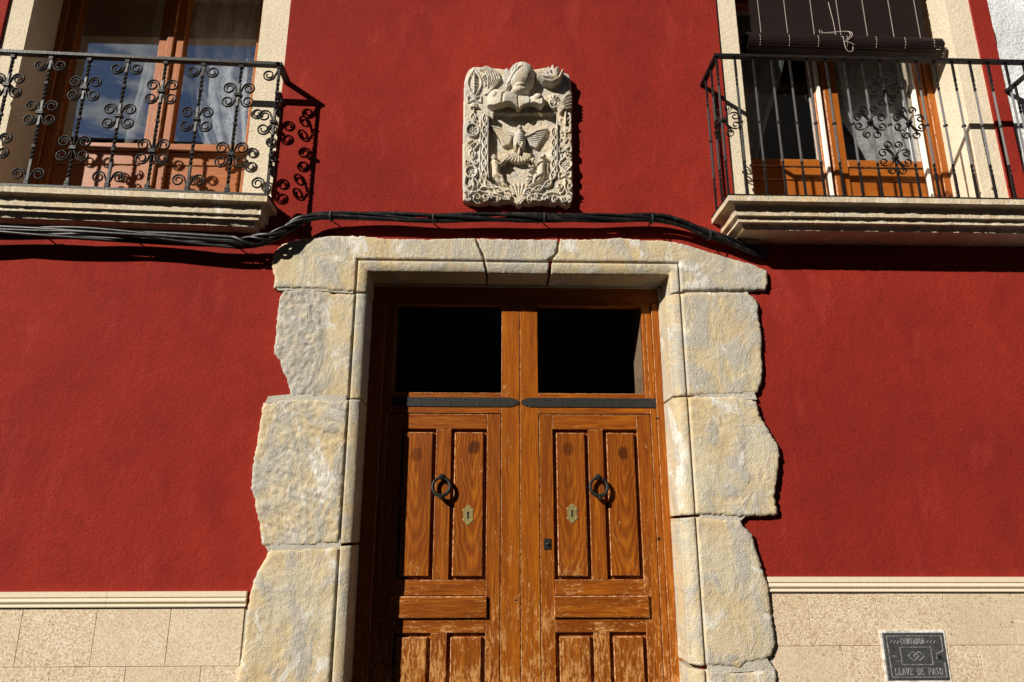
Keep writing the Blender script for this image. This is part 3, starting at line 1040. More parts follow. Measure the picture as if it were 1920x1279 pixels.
def french_window(x0, x1, xc, zb, zglass, ztop, lab):
    win = part_empty('french_window', house, ((x0 + x1) / 2, WY, zb))
    win['label'] = lab
    fb = lambda n_, a, b, c, d, yf=WY, h=False, yb=WY + .06, bev=.003: board(n_, win, a, b, c, d, yf, yb, bev, 'window_wood', h)
    fb('frame_post', x0, x0 + .045, zb, ztop, WY - .012)
    fb('frame_post', x1 - .045, x1, zb, ztop, WY - .012)
    fb('frame_head', x0 + .045, x1 - .045, ztop - .045, ztop, WY - .012, True)
    for a, b in ((x0 + .047, xc - .013), (xc + .013, x1 - .047)):
        st = .062
        fb('stile', a, a + st, zb + .02, ztop - .047)
        fb('stile', b - st, b, zb + .02, ztop - .047)
        fb('rail', a + st, b - st, zglass - .048, zglass, WY + .002, True)
        fb('rail', a + st, b - st, ztop - .11, ztop - .047, WY + .002, True)
        fb('panel', a + st, b - st, zglass - .135, zglass - .052, WY + .010, True)
        fb('panel', a + st, b - st, zb + .11, zglass - .139, WY + .014, True)
        fb('rail', a + st, b - st, zb + .02, zb + .106, WY + .002, True)
        MB().box(a + st - .004, b - st + .004, WY + .026, WY + .030, zglass - .003, ztop - .108).build('pane', M['glass'], win)
    fb('astragal', xc - .022, xc + .022, zb + .02, ztop - .047, WY - .016, False, WY + .01, .006)
    return win


wl = french_window(-2.63, -1.333, -1.948, 3.165, 3.768, LIN_L, 'two leaf window with clouds mirrored in its panes')
wr = french_window(1.432, 2.714, 2.040, 3.165, 3.735, LIN_R, 'two leaf window behind the rolled blind, with white strips for sunlit edges')
# white strips painting in the sunlit edges of two stiles behind the blind
for x_ in (1.992, 2.585):
    MB().box(x_ - .016, x_ - .001, WY - .03, WY + .0, 3.19, LIN_R - .05).build('sunlit_edge_strip', M['sunlit_edge'], wr)

# ------------------------------------------------------------------ balcony slabs (moulded stone plates)
def slab(x0, x1, p, zt, prof, slope=0.0, joints=(), lab=None):
    """prof: (inset from the rim, drop below the top), swept round three sides with mitres"""
    root = part_empty('balcony_slab', house, ((x0 + x1) / 2, -p / 2, zt))
    if lab:
        root['label'] = lab
    cuts = [x0, *joints, x1]
    for c in range(len(cuts) - 1):
        a, b = cuts[c], cuts[c + 1]
        first, last = c == 0, c == len(cuts) - 2
        m_ = MB()
        n_ = len(prof)
        N = max(8, int((b - a) / .012))
        rows = []
        for ins, dr in prof:
            row = []
            xa = a + ins if first else a + .0015
            xb = b - ins if last else b - .0015
            if first:
                row += [(xa, .05 - (p - ins + .05) * t, zt - dr) for t in np.linspace(0, 1, 6)[:-1]]
            row += [(xa + (xb - xa) * t, -(p - ins), zt - dr) for t in np.linspace(0, 1, N)]
            if last:
                row += [(xb, -(p - ins) + (p - ins + .05) * t, zt - dr) for t in np.linspace(0, 1, 6)[1:]]
            rows.append(row)
        v = []
        for row in rows:
            for (x_, y_, z_) in row:
                w = .0026 * fbm(x_ * 24, y_ * 24, z_ * 40, 3) + .0026 * max(0, fbm(x_ * 70, y_ * 70, z_ * 160, 3))
                v.append((x_ + (w if y_ > -p * .9 else 0), y_ + w, z_ + w * .8 + slope * (x_ - x1)))
        m = len(rows[0])
        f = [(i * m + q, i * m + q + 1, (i + 1) * m + q + 1, (i + 1) * m + q) for i in range(n_ - 1) for q in range(m - 1)]
        # top and bottom sheets
        v += [(r_[0], .05, r_[2]) for r_ in v[0:m]] + [(r_[0], .05, r_[2]) for r_ in v[(n_ - 1) * m:n_ * m]]
        b0, b1 = n_ * m, n_ * m + m
        f += [(q, q + 1, b0 + q + 1, b0 + q) for q in range(m - 1)]
        f += [((n_ - 1) * m + q, (n_ - 1) * m + q + 1, b1 + q + 1, b1 + q) for q in range(m - 1)]
        if not first:
            f.append(tuple(i * m for i in range(n_)) + (b1, b0))
        if not last:
            f.append(tuple(i * m + m - 1 for i in range(n_)) + (b1 + m - 1, b0 + m - 1))
        m_.add(v, f, 0, False)
        m_.build('slab_stone', M['slab'], root)
    return root


P_R, P_L = .275, .165
prof_r = [(0, 0), (0, .028), (.034, .0295), (.042, .036), (.045, .052), (.0465, .0660), (.046, .0675), (.0465, .085), (.063, .0865), (.066, .100), (.0655, .112), (.088, .1135), (.096, .128), (.10, .14)]
slab(1.180, 3.03, P_R, 3.217, prof_r, joints=(1.18 + 1.13,), lab='moulded stone balcony slab reaching the white house')
prof_l = [(0, 0), (0, .031), (.028, .0325), (.036, .040), (.038, .056), (.0385, .0660), (.038, .0675), (.0385, .086), (.052, .0875), (.0545, .099), (.054, .109), (.074, .1105), (.080, .125), (.084, .135)]
SLOPE = -.027
slab(-3.05, -1.135, P_L, 3.232, prof_l, SLOPE, joints=(-1.53, -2.38), lab='moulded stone balcony slab under the scrolled railing')


# ------------------------------------------------------------------ wrought iron railings
def spiral_path(cx, cz, r0, r1, a0, turns, n_=30):
    out = []
    for i in range(n_):
        t = i / (n_ - 1)
        a_ = a0 + 2 * math.pi * turns * t
        r_ = r0 + (r1 - r0) * t ** 1.25
        out.append((cx + r_ * math.cos(a_), 0, cz + r_ * math.sin(a_)))
    return out


def scroll_mesh(sx, sz, mat):
    """fern-like curl: a stem leaving the collar upward, curling out and under (sx, sz = mirror signs)"""
    pts = [(.004, 0, .004), (.011, 0, .022), (.018, 0, .040)]
    sp = spiral_path(.0515, .0395, .0325, .0105, math.pi, -1.6, 36)
    pts = smooth_path(pts + [sp[0]], 4)[:-1] + [Vector(q) for q in sp]
    pts = [(p[0] * sx, p[1], p[2] * sz) for p in pts]
    n_ = len(pts)
    sec = [(.0036 * math.cos(a_) * (1.15 if i_ % 2 == 0 else 1), .0066 * math.sin(a_)) for i_, a_ in enumerate(np.linspace(0, 2 * math.pi, 9)[:-1])]
    return MB().sweep(pts, sec, (0, 1, 0), scale=[1.2 - .3 * i / n_ for i in range(n_)], smooth=True).mesh('scroll', mat)


def twisted_bar(h, mat, spans, w=.0125, rounded=False):
    zs, tw = [], []
    z_ = 0.0
    a_ = 0.0
    while z_ < h + 1e-6:
        zs.append(z_)
        tw.append(a_)
        inside_ = any(s0 <= z_ / h <= s1 for s0, s1 in spans)
        d = .0035 if inside_ else .012
        if inside_:
            a_ += d * 62.0
        z_ += d
    zs.append(h); tw.append(a_)
    sec = rect(w, w)
    return MB().sweep([(0, 0, q) for q in zs], sec, (0, 1, 0), twist=tw).mesh('bar', mat)


def collar_mesh(w, h, mat, ribs=2):
    m_ = MB()
    for i in range(ribs):
        z_ = -h / 2 + h * i / ribs
        m_.box(-w / 2, w / 2, -w * .42, w * .42, z_ + .0006, z_ + h / ribs - .0006)
    return bevel_mesh(m_.mesh('collar', mat), .0012, 1)


IR = M['iron']
rail_l = thing('balcony_railing', 'wrought iron railing of twisted bars with pairs and fours of curled scrolls', 'railing', (-1.9, -P_L, 3.23))
zl = lambda x_: 3.233 + SLOPE * (x_ + 1.135)                 # slab top under the scrolled railing
zt_l = lambda x_: 4.013 - .031 * (x_ + 1.135)
YL = -P_L + .012
XE = -1.143
H_L = .775
SC = {(a, b): scroll_mesh(a, b, IR) for a in (1, -1) for b in (1, -1)}
bar_a = twisted_bar(H_L, IR, ((.62, .74), (.78, .87), (.18, .27), (.30, .44)))
bar_b = twisted_bar(H_L, IR, ((.05, .21), (.36, .49), (.53, .65), (.82, .95)))
col_s, col_b, col_e = collar_mesh(.019, .016, IR), collar_mesh(.036, .019, IR), collar_mesh(.024, .026, IR, 3)
bars_l = [XE - .2002 * i for i in range(9)]
for i, x_ in enumerate(bars_l):
    z0 = zl(x_) + .012
    kind_a = i % 2 == 0
    bar = link('bar', bar_a if kind_a else bar_b, rail_l, (x_, YL, z0))

    def deco(me, name, fz, dx=0.0):
        o_ = bpy.data.objects.new(name, me)
        COL.objects.link(o_)
        o_.parent = bar
        o_.location = (dx, 0, H_L * fz)
        return o_
    sides = (1, -1) if i else (-1,)
    if kind_a:
        deco(col_e, 'collar', .966); deco(col_s, 'collar', .765); deco(col_b, 'collar', .535); deco(col_s, 'collar', .285); deco(col_e, 'collar', .022)
        for sx in sides:
            if not (i == 4 and sx == 9):
                deco(SC[(sx, -1)], 'scroll', .955)
            deco(SC[(sx, 1)], 'scroll', .535); deco(SC[(sx, -1)], 'scroll', .535); deco(SC[(sx, 1)], 'scroll', .03)
    else:
        deco(col_e, 'collar', .966); deco(col_b, 'collar', .735); deco(col_s, 'collar', .512); deco(col_b, 'collar', .28); deco(col_e, 'collar', .022)
        for sx in sides:
            for q in (.735, .28):
                deco(SC[(sx, 1)], 'scroll', q); deco(SC[(sx, -1)], 'scroll', q)
# rails with their return to the wall
xw = XE - .2002 * 8.3
MB().sweep([(xw, YL, zt_l(xw) - .005), (XE + .006, YL, zt_l(XE) - .005)], rect(.017, .034), (0, 1, 0)).build('top_rail', IR, rail_l)
MB().sweep([(xw, YL, zl(xw) + .008), (XE + .006, YL, zl(XE) + .008)], rect(.012, .022), (0, 1, 0)).build('bottom_rail', IR, rail_l)
for x_ in (XE, xw):
    MB().sweep([(x_, YL - .017, zt_l(x_) - .0055), (x_, .02, zt_l(x_) - .0055)], rect(.034, .016), (0, 0, 1)).build('side_rail', IR, rail_l)
    MB().sweep([(x_, YL + .012, zl(x_) + .008), (x_, .02, zl(x_) + .008)], rect(.022, .012), (0, 0, 1)).build('side_rail', IR, rail_l)
xr_ = XE
side_scroll = {b: scroll_mesh(1, b, IR) for b in (1, -1)}
sb = link('bar', bar_a, rail_l, (XE, YL + .0, zl(XE) + .0125)) if False else None
for q, zf in ((1, .735), (-1, .735), (1, .28), (-1, .28)):
    o_ = link('side_scroll', side_scroll[q], rail_l, (XE, YL + .012, zl(XE) + H_L * zf))
    o_.rotation_euler = (0, 0, R(90))
    o_.scale = (.85, 1, 1)

IB = M['iron_black']
rail_r = thing('balcony_railing', 'black iron railing of slim bars with a round cluster of scrolls in the middle', 'railing', (2.1, -P_R, 3.22))
YR = -.255
ZB, ZT = 3.222, 4.052
H_R = ZT - ZB - .012
XR0, DXR = 1.190, .0985
NB = 19
XR1 = XR0 + DXR * (NB - 1)
slim = twisted_bar(H_R, IB, ((.155, .235), (.765, .845)), .0098)
knob = collar_mesh(.018, .014, IB, 1)
for i in range(NB):
    x_ = XR0 + DXR * i
    bar = link('bar', slim, rail_r, (x_, YR, ZB + .006))
    o_ = bpy.data.objects.new('collar', knob); COL.objects.link(o_); o_.parent = bar; o_.location = (0, 0, H_R * .512)
MB().box(XR0 - .014, XR1 + .014, YR - .014, YR + .014, ZT - .016, ZT).build('top_rail', IB, rail_r)
MB().box(XR0 - .010, XR1 + .010, YR - .010, YR + .010, ZB, ZB + .009).build('bottom_rail', IB, rail_r)
for x_ in (XR0, XR1):
    MB().box(x_ - .0138, x_ + .0138, YR + .014, .02, ZT - .0155, ZT - .0005).build('side_rail', IB, rail_r)
    MB().box(x_ - .0098, x_ + .0098, YR + .010, .02, ZB + .0003, ZB + .0088).build('side_rail', IB, rail_r)
    for y_ in (YR + .095, YR + .190):
        bar = link('bar', slim, rail_r, (x_, y_, ZB + .0058))
        o_ = bpy.data.objects.new('collar', knob); COL.objects.link(o_); o_.parent = bar; o_.location = (0, 0, H_R * .512)


def fleur_meshes(mat):
    """the curls tied by one collar: rising, lying and hanging (right-hand halves; mirrored by scale)"""
    out = []
    S = rect(.0033, .0095)
    for kind in range(4):
        if kind % 2 == 0:  # rising (or hanging), the pair together heart-shaped
            sp = spiral_path(.0255, .0730, .0215, .0060, R(-15), 1.15, 30)
            st_ = [(.003, 0, .006), (.012, 0, .026), (.030, 0, .050)]
        else:              # lying outwards
            sp = spiral_path(.0600, .0255, .0225, .0060, R(105), -1.15, 30)
            st_ = [(.004, 0, .003), (.018, 0, .025), (.036, 0, .042)]
        pts = smooth_path(st_ + [sp[0]], 4)[:-1] + [Vector(q) for q in sp]
        if kind > 1:
            pts = [(p[0], p[1], -p[2]) for p in pts]
        out.append(MB().sweep(pts, S, (0, 1, 0)).mesh('scroll', mat))
    for m_ in list(out):
        mm = m_.copy()
        co = np.empty(len(mm.vertices) * 3)
        mm.vertices.foreach_get('co', co)
        co = co.reshape(-1, 3); co[:, 0] *= -1
        mm.vertices.foreach_set('co', co.ravel())
        mm.flip_normals()
        out.append(mm)
    return out


FL = fleur_meshes(IB)
tie = collar_mesh(.026, .016, IB, 1)


def fleur(cx, cz, ang, name_loc, rz=0.0, keep=range(8), y=YR - .008):
    e_ = part_empty('scroll_cluster', rail_r, name_loc(cx, cz, y))
    e_.rotation_euler = (0, ang, rz)
    for q in keep:
        o_ = bpy.data.objects.new('scroll', FL[q]); COL.objects.link(o_); o_.parent = e_
    o_ = bpy.data.objects.new('collar', tie); COL.objects.link(o_); o_.parent = e_


RCX, RCZ = XR0 + 9 * DXR - .006, 3.650
fl_loc = lambda cx, cz, y: (cx, y, cz)
for ang, dx, dz in ((0, 0, .200), (180, 0, -.200)):
    fleur(RCX, RCZ + dz, 0 if ang == 0 else 0, fl_loc)
for dx in (-.1035, .1035):
    fleur(RCX + dx, RCZ + .006, 0, fl_loc)
# the same curls at the two corners, front and side
for x_, s in ((XR0, 1), (XR1, -1)):
    fleur(x_ + s * .006, RCZ, 0, fl_loc, keep=(0, 1, 2, 3) if s > 0 else (4, 5, 6, 7))
    e_ = part_empty('scroll_cluster', rail_r, (x_ - s * .006, YR + .012, RCZ))
    e_.rotation_euler = (0, 0, R(90))
    for q in (0, 1, 2, 3):
        o_ = bpy.data.objects.new('scroll', FL[q]); COL.objects.link(o_); o_.parent = e_
    o_ = bpy.data.objects.new('collar', tie); COL.objects.link(o_); o_.parent = e_


# ------------------------------------------------------------------ rolled wooden blind
blind = thing('roller_blind', 'dark brown slatted roll-up blind hanging half raised with a knotted cord', 'blind', (2.06, .08, 4.40))
BY = .085
bl0, bl1 = 1.545, 2.615
z_ = 4.462
i = 0
while z_ < LIN_R - .004:
    jx = random.uniform(-.004, .004)
    link('slat', MB().box(bl0 + jx, bl1 + jx, BY - .003, BY + .001, z_, z_ + .0075).mesh('slat', M['bamboo']), blind)
    z_ += .0088
    i += 1
roll = MB()
pts = []
for i in range(60):
    a_ = i / 60 * 2 * math.pi * 2.6
    pts.append((.058 - .0065 * a_ / (2 * math.pi), a_))
seg = 26
rx0, rx1 = 1.500, 2.672
prof = []
for q in range(seg):
    a0 = 2 * math.pi * q / seg
    a1 = 2 * math.pi * (q + .86) / seg
    am = (a0 + a1) / 2
    j = random.uniform(-.003, .003)
    zc, yc = 4.398, BY + .0
    r0 = .058
    v = []
    for x_, dz in ((rx0 + j, .008), (rx1 + j, -.008)):
        for rr, aa in ((r0 - .006, a0), (r0, a0), (r0 + .0012, am), (r0, a1), (r0 - .006, a1)):
            v.append((x_, yc + rr * math.cos(aa), zc + dz + rr * math.sin(aa)))
    roll.add(v, [(0, 1, 6, 5), (1, 2, 7, 6), (2, 3, 8, 7), (3, 4, 9, 8), (4, 0, 5, 9), (0, 4, 3, 2, 1), (5, 6, 7, 8, 9)])
roll.build('rolled_slats', M['bamboo'], blind)
coil = [( rx1 - .004, BY + (.052 - .04 * t) * math.cos(9 * t), 4.390 + (.052 - .04 * t) * math.sin(9 * t)) for t in np.linspace(0, 1, 40)]
MB().sweep(coil, rect(.004, .006), (1, 0, 0)).build('roll_end', M['bamboo'], blind)
for i in range(7):
    x_ = bl0 + .055 + i * (bl1 - bl0 - .10) / 6
    m_ = MB()
    z_ = 4.462
    while z_ < LIN_R - .004:
        m_.sweep([(x_ - .0016, BY - .0055, z_), (x_ + .0016, BY - .0055, z_ + .0068)], rect(.0030, .002), (0, 1, 0))
        z_ += .0088
    for a_ in (160, 174, 188, 202, 216):
        aa = R(a_)
        xx = x_ + (i - 3) * .012 + .004
        m_.sweep([(xx, BY + .0615 * math.cos(aa), 4.398 + .0615 * math.sin(aa)), (xx, BY + .0615 * math.cos(aa + .13), 4.398 + .0615 * math.sin(aa + .13))], rect(.003, .002), (1, 0, 0))
    m_.build('stitching', M['twine'], blind)['kind'] = 'stuff'
cx_ = 2.055
cords = [
    [(cx_ - .02, BY - .008, 4.70), (cx_ - .006, BY - .008, 4.56), (cx_, BY - .010, 4.46), (cx_ + .004, BY - .064, 4.41), (cx_ + .006, BY - .066, 4.372)],
    [(cx_ - .11, BY - .03, 4.458), (cx_ - .115, BY - .035, 4.475), (cx_ - .10, BY - .03, 4.476), (cx_ - .09, BY - .03, 4.462), (cx_ - .04, BY - .02, 4.470), (cx_ + .01, BY - .02, 4.474), (cx_ + .06, BY - .05, 4.458),
     (cx_ + .062, BY - .066, 4.42), (cx_ + .03, BY - .068, 4.385), (cx_ + .006, BY - .07, 4.372)],
    [(cx_ - .10, BY - .03, 4.461), (cx_ - .02, BY - .02, 4.478), (cx_ + .05, BY - .045, 4.464), (cx_ + .050, BY - .066, 4.42), (cx_ + .02, BY - .07, 4.386)],
    [(cx_ + .006, BY - .068, 4.372), (cx_ + .010, BY - .066, 4.335), (cx_ + .03, BY - .06, 4.312), (cx_ + .055, BY - .058, 4.322), (cx_ + .060, BY - .058, 4.348)],
    [(cx_ + .006, BY - .068, 4.374), (cx_ + .04, BY - .07, 4.366), (cx_ + .066, BY - .066, 4.352)]]
for c in cords:
    MB().sweep(smooth_path(c, 8), circ(.0016, 5), (0, 1, 0.01), smooth=True).build('cord', M['twine'], blind)


# ------------------------------------------------------------------ lace curtains behind the panes
def curtain(label, xl, xr, z0, z1, y, folds, amp, tie=None):
    """xl, xr: functions of z giving the two edges"""
    NX, NZ = 90, 70
    v, uv = [], []
    for j in range(NZ + 1):
        t = j / NZ
        z_ = z0 + (z1 - z0) * t
        a, b = xl(z_), xr(z_)
        for i in range(NX + 1):
            s_ = i / NX
            x_ = a + (b - a) * s_
            ph = s_ * folds * 2 * math.pi + .8 * math.sin(3 * t) + 1.3 * fbm(s_ * 3, t * 2, folds, 2)
            yy = y + amp * math.sin(ph) * (.6 + .4 * math.sin(s_ * 9 + 2 * t)) + .006 * fbm(x_ * 20, 1, z_ * 14, 3)
            v.append((x_, yy, z_ - (.012 * abs(math.sin(i * .42)) if j == 0 else 0)))
            uv.append((s_ * 1.0, z_, 0))
    f = [(j * (NX + 1) + i, j * (NX + 1) + i + 1, (j + 1) * (NX + 1) + i + 1, (j + 1) * (NX + 1) + i) for j in range(NZ) for i in range(NX)]
    me = bpy.data.meshes.new('lace_curtain')
    me.from_pydata(v, [], f)
    me.materials.append(M['lace'])
    at_ = me.attributes.new('lace', 'FLOAT_VECTOR', 'POINT')
    at_.data.foreach_set('vector', np.array(uv).ravel())
    me.polygons.foreach_set('use_smooth', [True] * len(f))
    o_ = link('lace_curtain', me)
    o_['label'] = label
    o_['category'] = 'curtain'
    return o_


def interp(*pts):
    zs_ = [p[0] for p in pts]; xs_ = [p[1] for p in pts]
    return lambda z_: float(np.interp(z_, zs_, xs_))


CY = WY + .10
curtain('white lace curtain drawn aside in a deep curve behind the cloud mirroring panes',
        interp((3.45, -1.60), (3.70, -1.66), (3.85, -1.74), (4.0, -1.80), (4.2, -1.86), (4.62, -1.93)), interp((3.45, -1.36), (4.62, -1.36)), 3.45, 4.88, CY, 5, .028)
curtain('narrow white lace curtain hanging behind the pane that mirrors the most cloud',
        interp((3.45, -2.20), (4.0, -2.17), (4.9, -2.12)), interp((3.45, -2.16), (3.9, -2.13), (4.2, -2.075), (4.9, -2.01)), 3.45, 4.88, CY, 3, .03)
curtain('white lace curtain with scalloped edge behind the scroll cluster of the slim railing',
        interp((3.45, 2.36), (3.72, 2.33), (3.85, 2.28), (4.0, 2.22), (4.15, 2.13), (4.65, 2.08)), interp((3.45, 2.66), (4.65, 2.66)), 3.45, 4.88, CY, 4, .02)
curtain('dim lace curtain in the shaded half of the window under the blind',
        interp((3.45, 1.50), (4.65, 1.50)), interp((3.45, 1.58), (3.8, 1.62), (4.1, 1.72), (4.3, 1.80), (4.65, 1.9)), 3.45, 4.88, CY, 3, .02)


# ------------------------------------------------------------------ cables along the wall
bundle = thing('cable_bundle', 'bundle of black cables running along the wall above the doorway', 'cable', (0, -.06, 3.12))
cp = [(-900, 452, .06), (-450, 444, .08), (-60, 436, .085), (60, 436, .085), (150, 438, .085), (250, 443, .085), (340, 449, .085), (420, 454, .085), (470, 454, .085), (510, 443, .085), (545, 424, .08), (580, 409, .075), (630, 405, .07),
      (720, 406, .062), (812, 409, .066), (900, 407, .068), (1020, 408, .066), (1130, 409, .064), (1222, 410, .062), (1270, 418, .06), (1320, 436, .055), (1365, 452, .05), (1400, 466, .042), (1425, 475, .02), (1446, 481, -.05)]
ctrl = []
for a, b, off in cp:
    q = at(a, b, -off)
    ctrl.append(tuple(float(t) for t in q))
core = smooth_path(ctrl, 9)
NC = 7
acc = [0.0]
for i in range(1, len(core)):
    acc.append(acc[-1] + (core[i] - core[i - 1]).length)
for c in range(NC):
    pts = []
    rad = (.0095, .0110, .0080, .0118, .0086, .0100, .0074)[c]
    for i, p in enumerate(core):
        s_ = acc[i]
        left = max(0.0, min(1.0, (-.95 - p.x) / .35))
        spread = .0165 + .012 * left + .003 * math.sin(s_ * 5 + c)
        a_ = s_ * (3.2 - 1.6 * left) + c * 2 * math.pi / NC + .5 * math.sin(s_ * 2.3 + c * 1.7)
        y_ = spread * .8 * math.cos(a_)
        z_ = spread * math.sin(a_) + .004 * math.sin(s_ * 7 + c * 2)
        pts.append((p.x, min(p.y + y_, -.012) if p.x < 1.2 else p.y + y_, p.z + z_))
    MB().sweep(pts, circ(rad, 7), (0, 1, 0), smooth=True).build('cable', M['cable'], bundle)
for a, b in ((75, 437), (245, 443), (440, 455), (620, 405), (812, 409), (1020, 408), (1222, 411), (1330, 440)):
    q = at(a, b, -.075)
    x_, y_, z_ = map(float, q)
    m_ = MB()
    lo = [(x_, y_ + .026 * math.cos(t) + .004, z_ + .027 * math.sin(t)) for t in np.linspace(0, 2 * math.pi, 15)[:-1]]
    m_.sweep(lo, rect(.0018, .008), (1, 0, 0), closed=True)
    m_.sweep([(x_, y_ + .026, z_), (x_, .03, z_)], circ(.0035, 6), (0, 0, 1))
    m_.build('cable_clip', M['clip'], bundle)


# ------------------------------------------------------------------ carved coat of arms
# drawn in the pixels of an enlarged view of the panel, then laid out in metres on the wall
U0, V0, ZF = 840.0, 100.0, 4.263
STEP = 3.4


class Relief:
    def __init__(s, u0, u1, v0, v1, step=STEP):
        s.u = np.arange(u0, u1, step); s.v = np.arange(v0, v1, step)
        s.U, s.V = np.meshgrid(s.u, s.v)
        s.H = np.full(s.U.shape, -1.0)

    def win(s, a, b, c, d):
        i0, i1 = np.searchsorted(s.u, [a, b]); j0, j1 = np.searchsorted(s.v, [c, d])
        return slice(j0, j1), slice(i0, i1)

    def ell(s, cx, cy, rx, ry, h, base, ang=0.0, flat=2.0):
        m = max(rx, ry)
        w = s.win(cx - m, cx + m, cy - m, cy + m)
        x_, y_ = s.U[w] - cx, s.V[w] - cy
        ca, sa = math.cos(ang), math.sin(ang)
        q = (abs(x_ * ca + y_ * sa) / rx) ** flat + (abs(-x_ * sa + y_ * ca) / ry) ** flat
        hh = np.where(q < 1, base + h * np.sqrt(np.clip(1 - q, 0, 1)), -1)
        s.H[w] = np.maximum(s.H[w], hh)
        return s

    def _dist(s, pts, pad):
        P = np.array(pts, float)
        w = s.win(P[:, 0].min() - pad, P[:, 0].max() + pad, P[:, 1].min() - pad, P[:, 1].max() + pad)
        x_, y_ = s.U[w], s.V[w]
        best = np.full(x_.shape, 1e9); tt = np.zeros(x_.shape)
        n_ = len(P) - 1
        for i in range(n_):
            a, b = P[i], P[i + 1]
            d = b - a
            t = np.clip(((x_ - a[0]) * d[0] + (y_ - a[1]) * d[1]) / max(d @ d, 1e-9), 0, 1)
            D = np.hypot(x_ - a[0] - t * d[0], y_ - a[1] - t * d[1])
            c = D < best
            best = np.where(c, D, best); tt = np.where(c, (i + t) / n_, tt)
        return w, best, tt

    def tube(s, pts, r0, h, base, r1=None):
        r1 = r0 if r1 is None else r1
        w, d, t = s._dist(pts, max(r0, r1))
        rr = r0 + (r1 - r0) * t
        q = d / np.maximum(rr, .1)
        hh = np.where(q < 1, base + h * (rr / max(r0, r1)) ** .5 * np.sqrt(np.clip(1 - q * q, 0, 1)), -1)
        s.H[w] = np.maximum(s.H[w], hh)
        return s

    def cut(s, pts, r, d_):
        w, d, t = s._dist(pts, r)
        s.H[w] = np.where(s.H[w] > 0, s.H[w] - d_ * np.clip(1 - (d / r) ** 2, 0, 1), s.H[w])
        return s

    def ring(s, cx, cy, R_, r, h, base, ry=None):
        ry = ry or R_
        return s.tube([(cx + R_ * math.cos(t), cy + ry * math.sin(t)) for t in np.linspace(0, 2 * math.pi, 25)], r, h, base)

    def spiral(s, cx, cy, r0, turns, a0, w, h, base):
        n_ = int(18 * abs(turns)) + 4
        return s.tube([(cx + r0 * (1 - .8 * t) * math.cos(a0 + 2 * math.pi * turns * t), cy + r0 * (1 - .8 * t) * math.sin(a0 + 2 * math.pi * turns * t)) for t in np.linspace(0, 1, n_)], w, h, base, w * .6)

    def mesh(s, name, amp=.0012, yb=.0, seed=0):
        ok = s.H > -.5
        idx = -np.ones(s.H.shape, int)
        W = at(U0 + s.U / ZF, V0 + s.V / ZF, -.055)
        verts = []
        cells = ok[:-1, :-1] & ok[1:, :-1] & ok[:-1, 1:] & ok[1:, 1:]
        use = np.zeros(ok.shape, bool)
        use[:-1, :-1] |= cells; use[1:, :-1] |= cells; use[:-1, 1:] |= cells; use[1:, 1:] |= cells
        js, is_ = np.nonzero(use)
        for n_, (j, i) in enumerate(zip(js, is_)):
            idx[j, i] = n_
            x_, z_ = W[j, i, 0], W[j, i, 2]
            nz = amp * (noise.noise(Vector((x_ * 130, seed, z_ * 130))) + 1.4 * noise.noise(Vector((x_ * 38, seed, z_ * 38))))
            verts.append((x_, -(s.H[j, i] + nz), z_))
        faces = []
        edges = {}
        for j, i in zip(*np.nonzero(cells)):
            f = (idx[j, i], idx[j + 1, i], idx[j + 1, i + 1], idx[j, i + 1])
            faces.append(tuple(int(q) for q in f))
        for f in faces:
            for q in range(4):
                a, b = f[q], f[(q + 1) % 4]
                key = (min(a, b), max(a, b))
                edges[key] = None if key in edges else (a, b)
        nf = len(faces)
        bk = {}
        for e_ in [q for q in edges.values() if q]:
            for q in e_:
                if q not in bk:
                    bk[q] = len(verts)
                    verts.append((verts[q][0], yb, verts[q][2]))
            faces.append((e_[1], e_[0], bk[e_[0]], bk[e_[1]]))
        me = bpy.data.meshes.new(name)
        me.from_pydata(verts, [], faces)
        me.materials.append(M['carved'])
        me.polygons.foreach_set('use_smooth', [q < nf for q in range(len(faces))])
        me.update()
        return me


coat = thing('coat_of_arms', 'carved stone coat of arms with helmet, winged eagle and two cherubs, set in the wall', 'coat of arms', (.136, -.02, 3.30))
B = .044
r = Relief(95, 1030, 70, 1230)
# slab with a wavering outline and rounded upper corners
outl = smooth_path([(118, 1165, 0), (112, 900, 0), (118, 600, 0), (124, 300, 0), (132, 200, 0), (160, 125, 0), (215, 92, 0), (300, 100, 0), (400, 104, 0), (500, 118, 0), (640, 112, 0), (720, 108, 0), (780, 98, 0), (850, 100, 0), (890, 125, 0), (940, 140, 0),
                    (975, 170, 0), (990, 300, 0), (995, 500, 0), (998, 800, 0), (1002, 1060, 0), (1004, 1120, 0), (985, 1185, 0), (950, 1212, 0), (890, 1185, 0), (820, 1195, 0), (740, 1180, 0), (660, 1195, 0), (600, 1190, 0), (568, 1212, 0), (530, 1185, 0), (480, 1172, 0),
                    (400, 1190, 0), (320, 1180, 0), (250, 1195, 0), (180, 1182, 0), (118, 1165, 0)], 8)
px_, py_ = np.array([p[0] for p in outl]), np.array([p[1] for p in outl])
ins = np.zeros(r.U.shape, bool)
for i in range(len(px_) - 1):
    c = ((py_[i] > r.V) != (py_[i + 1] > r.V))
    dv = py_[i + 1] - py_[i] or 1e-9
    xi = (px_[i + 1] - px_[i]) * (r.V - py_[i]) / dv + px_[i]
    ins ^= c & (r.U < xi)
w, d, t = r._dist([(p[0], p[1]) for p in outl], 60)
edge = np.full(r.U.shape, 1e9); edge[w] = d
r.H = np.where(ins, B - .010 * np.clip(1 - edge / 18, 0, 1) ** 2, -1)
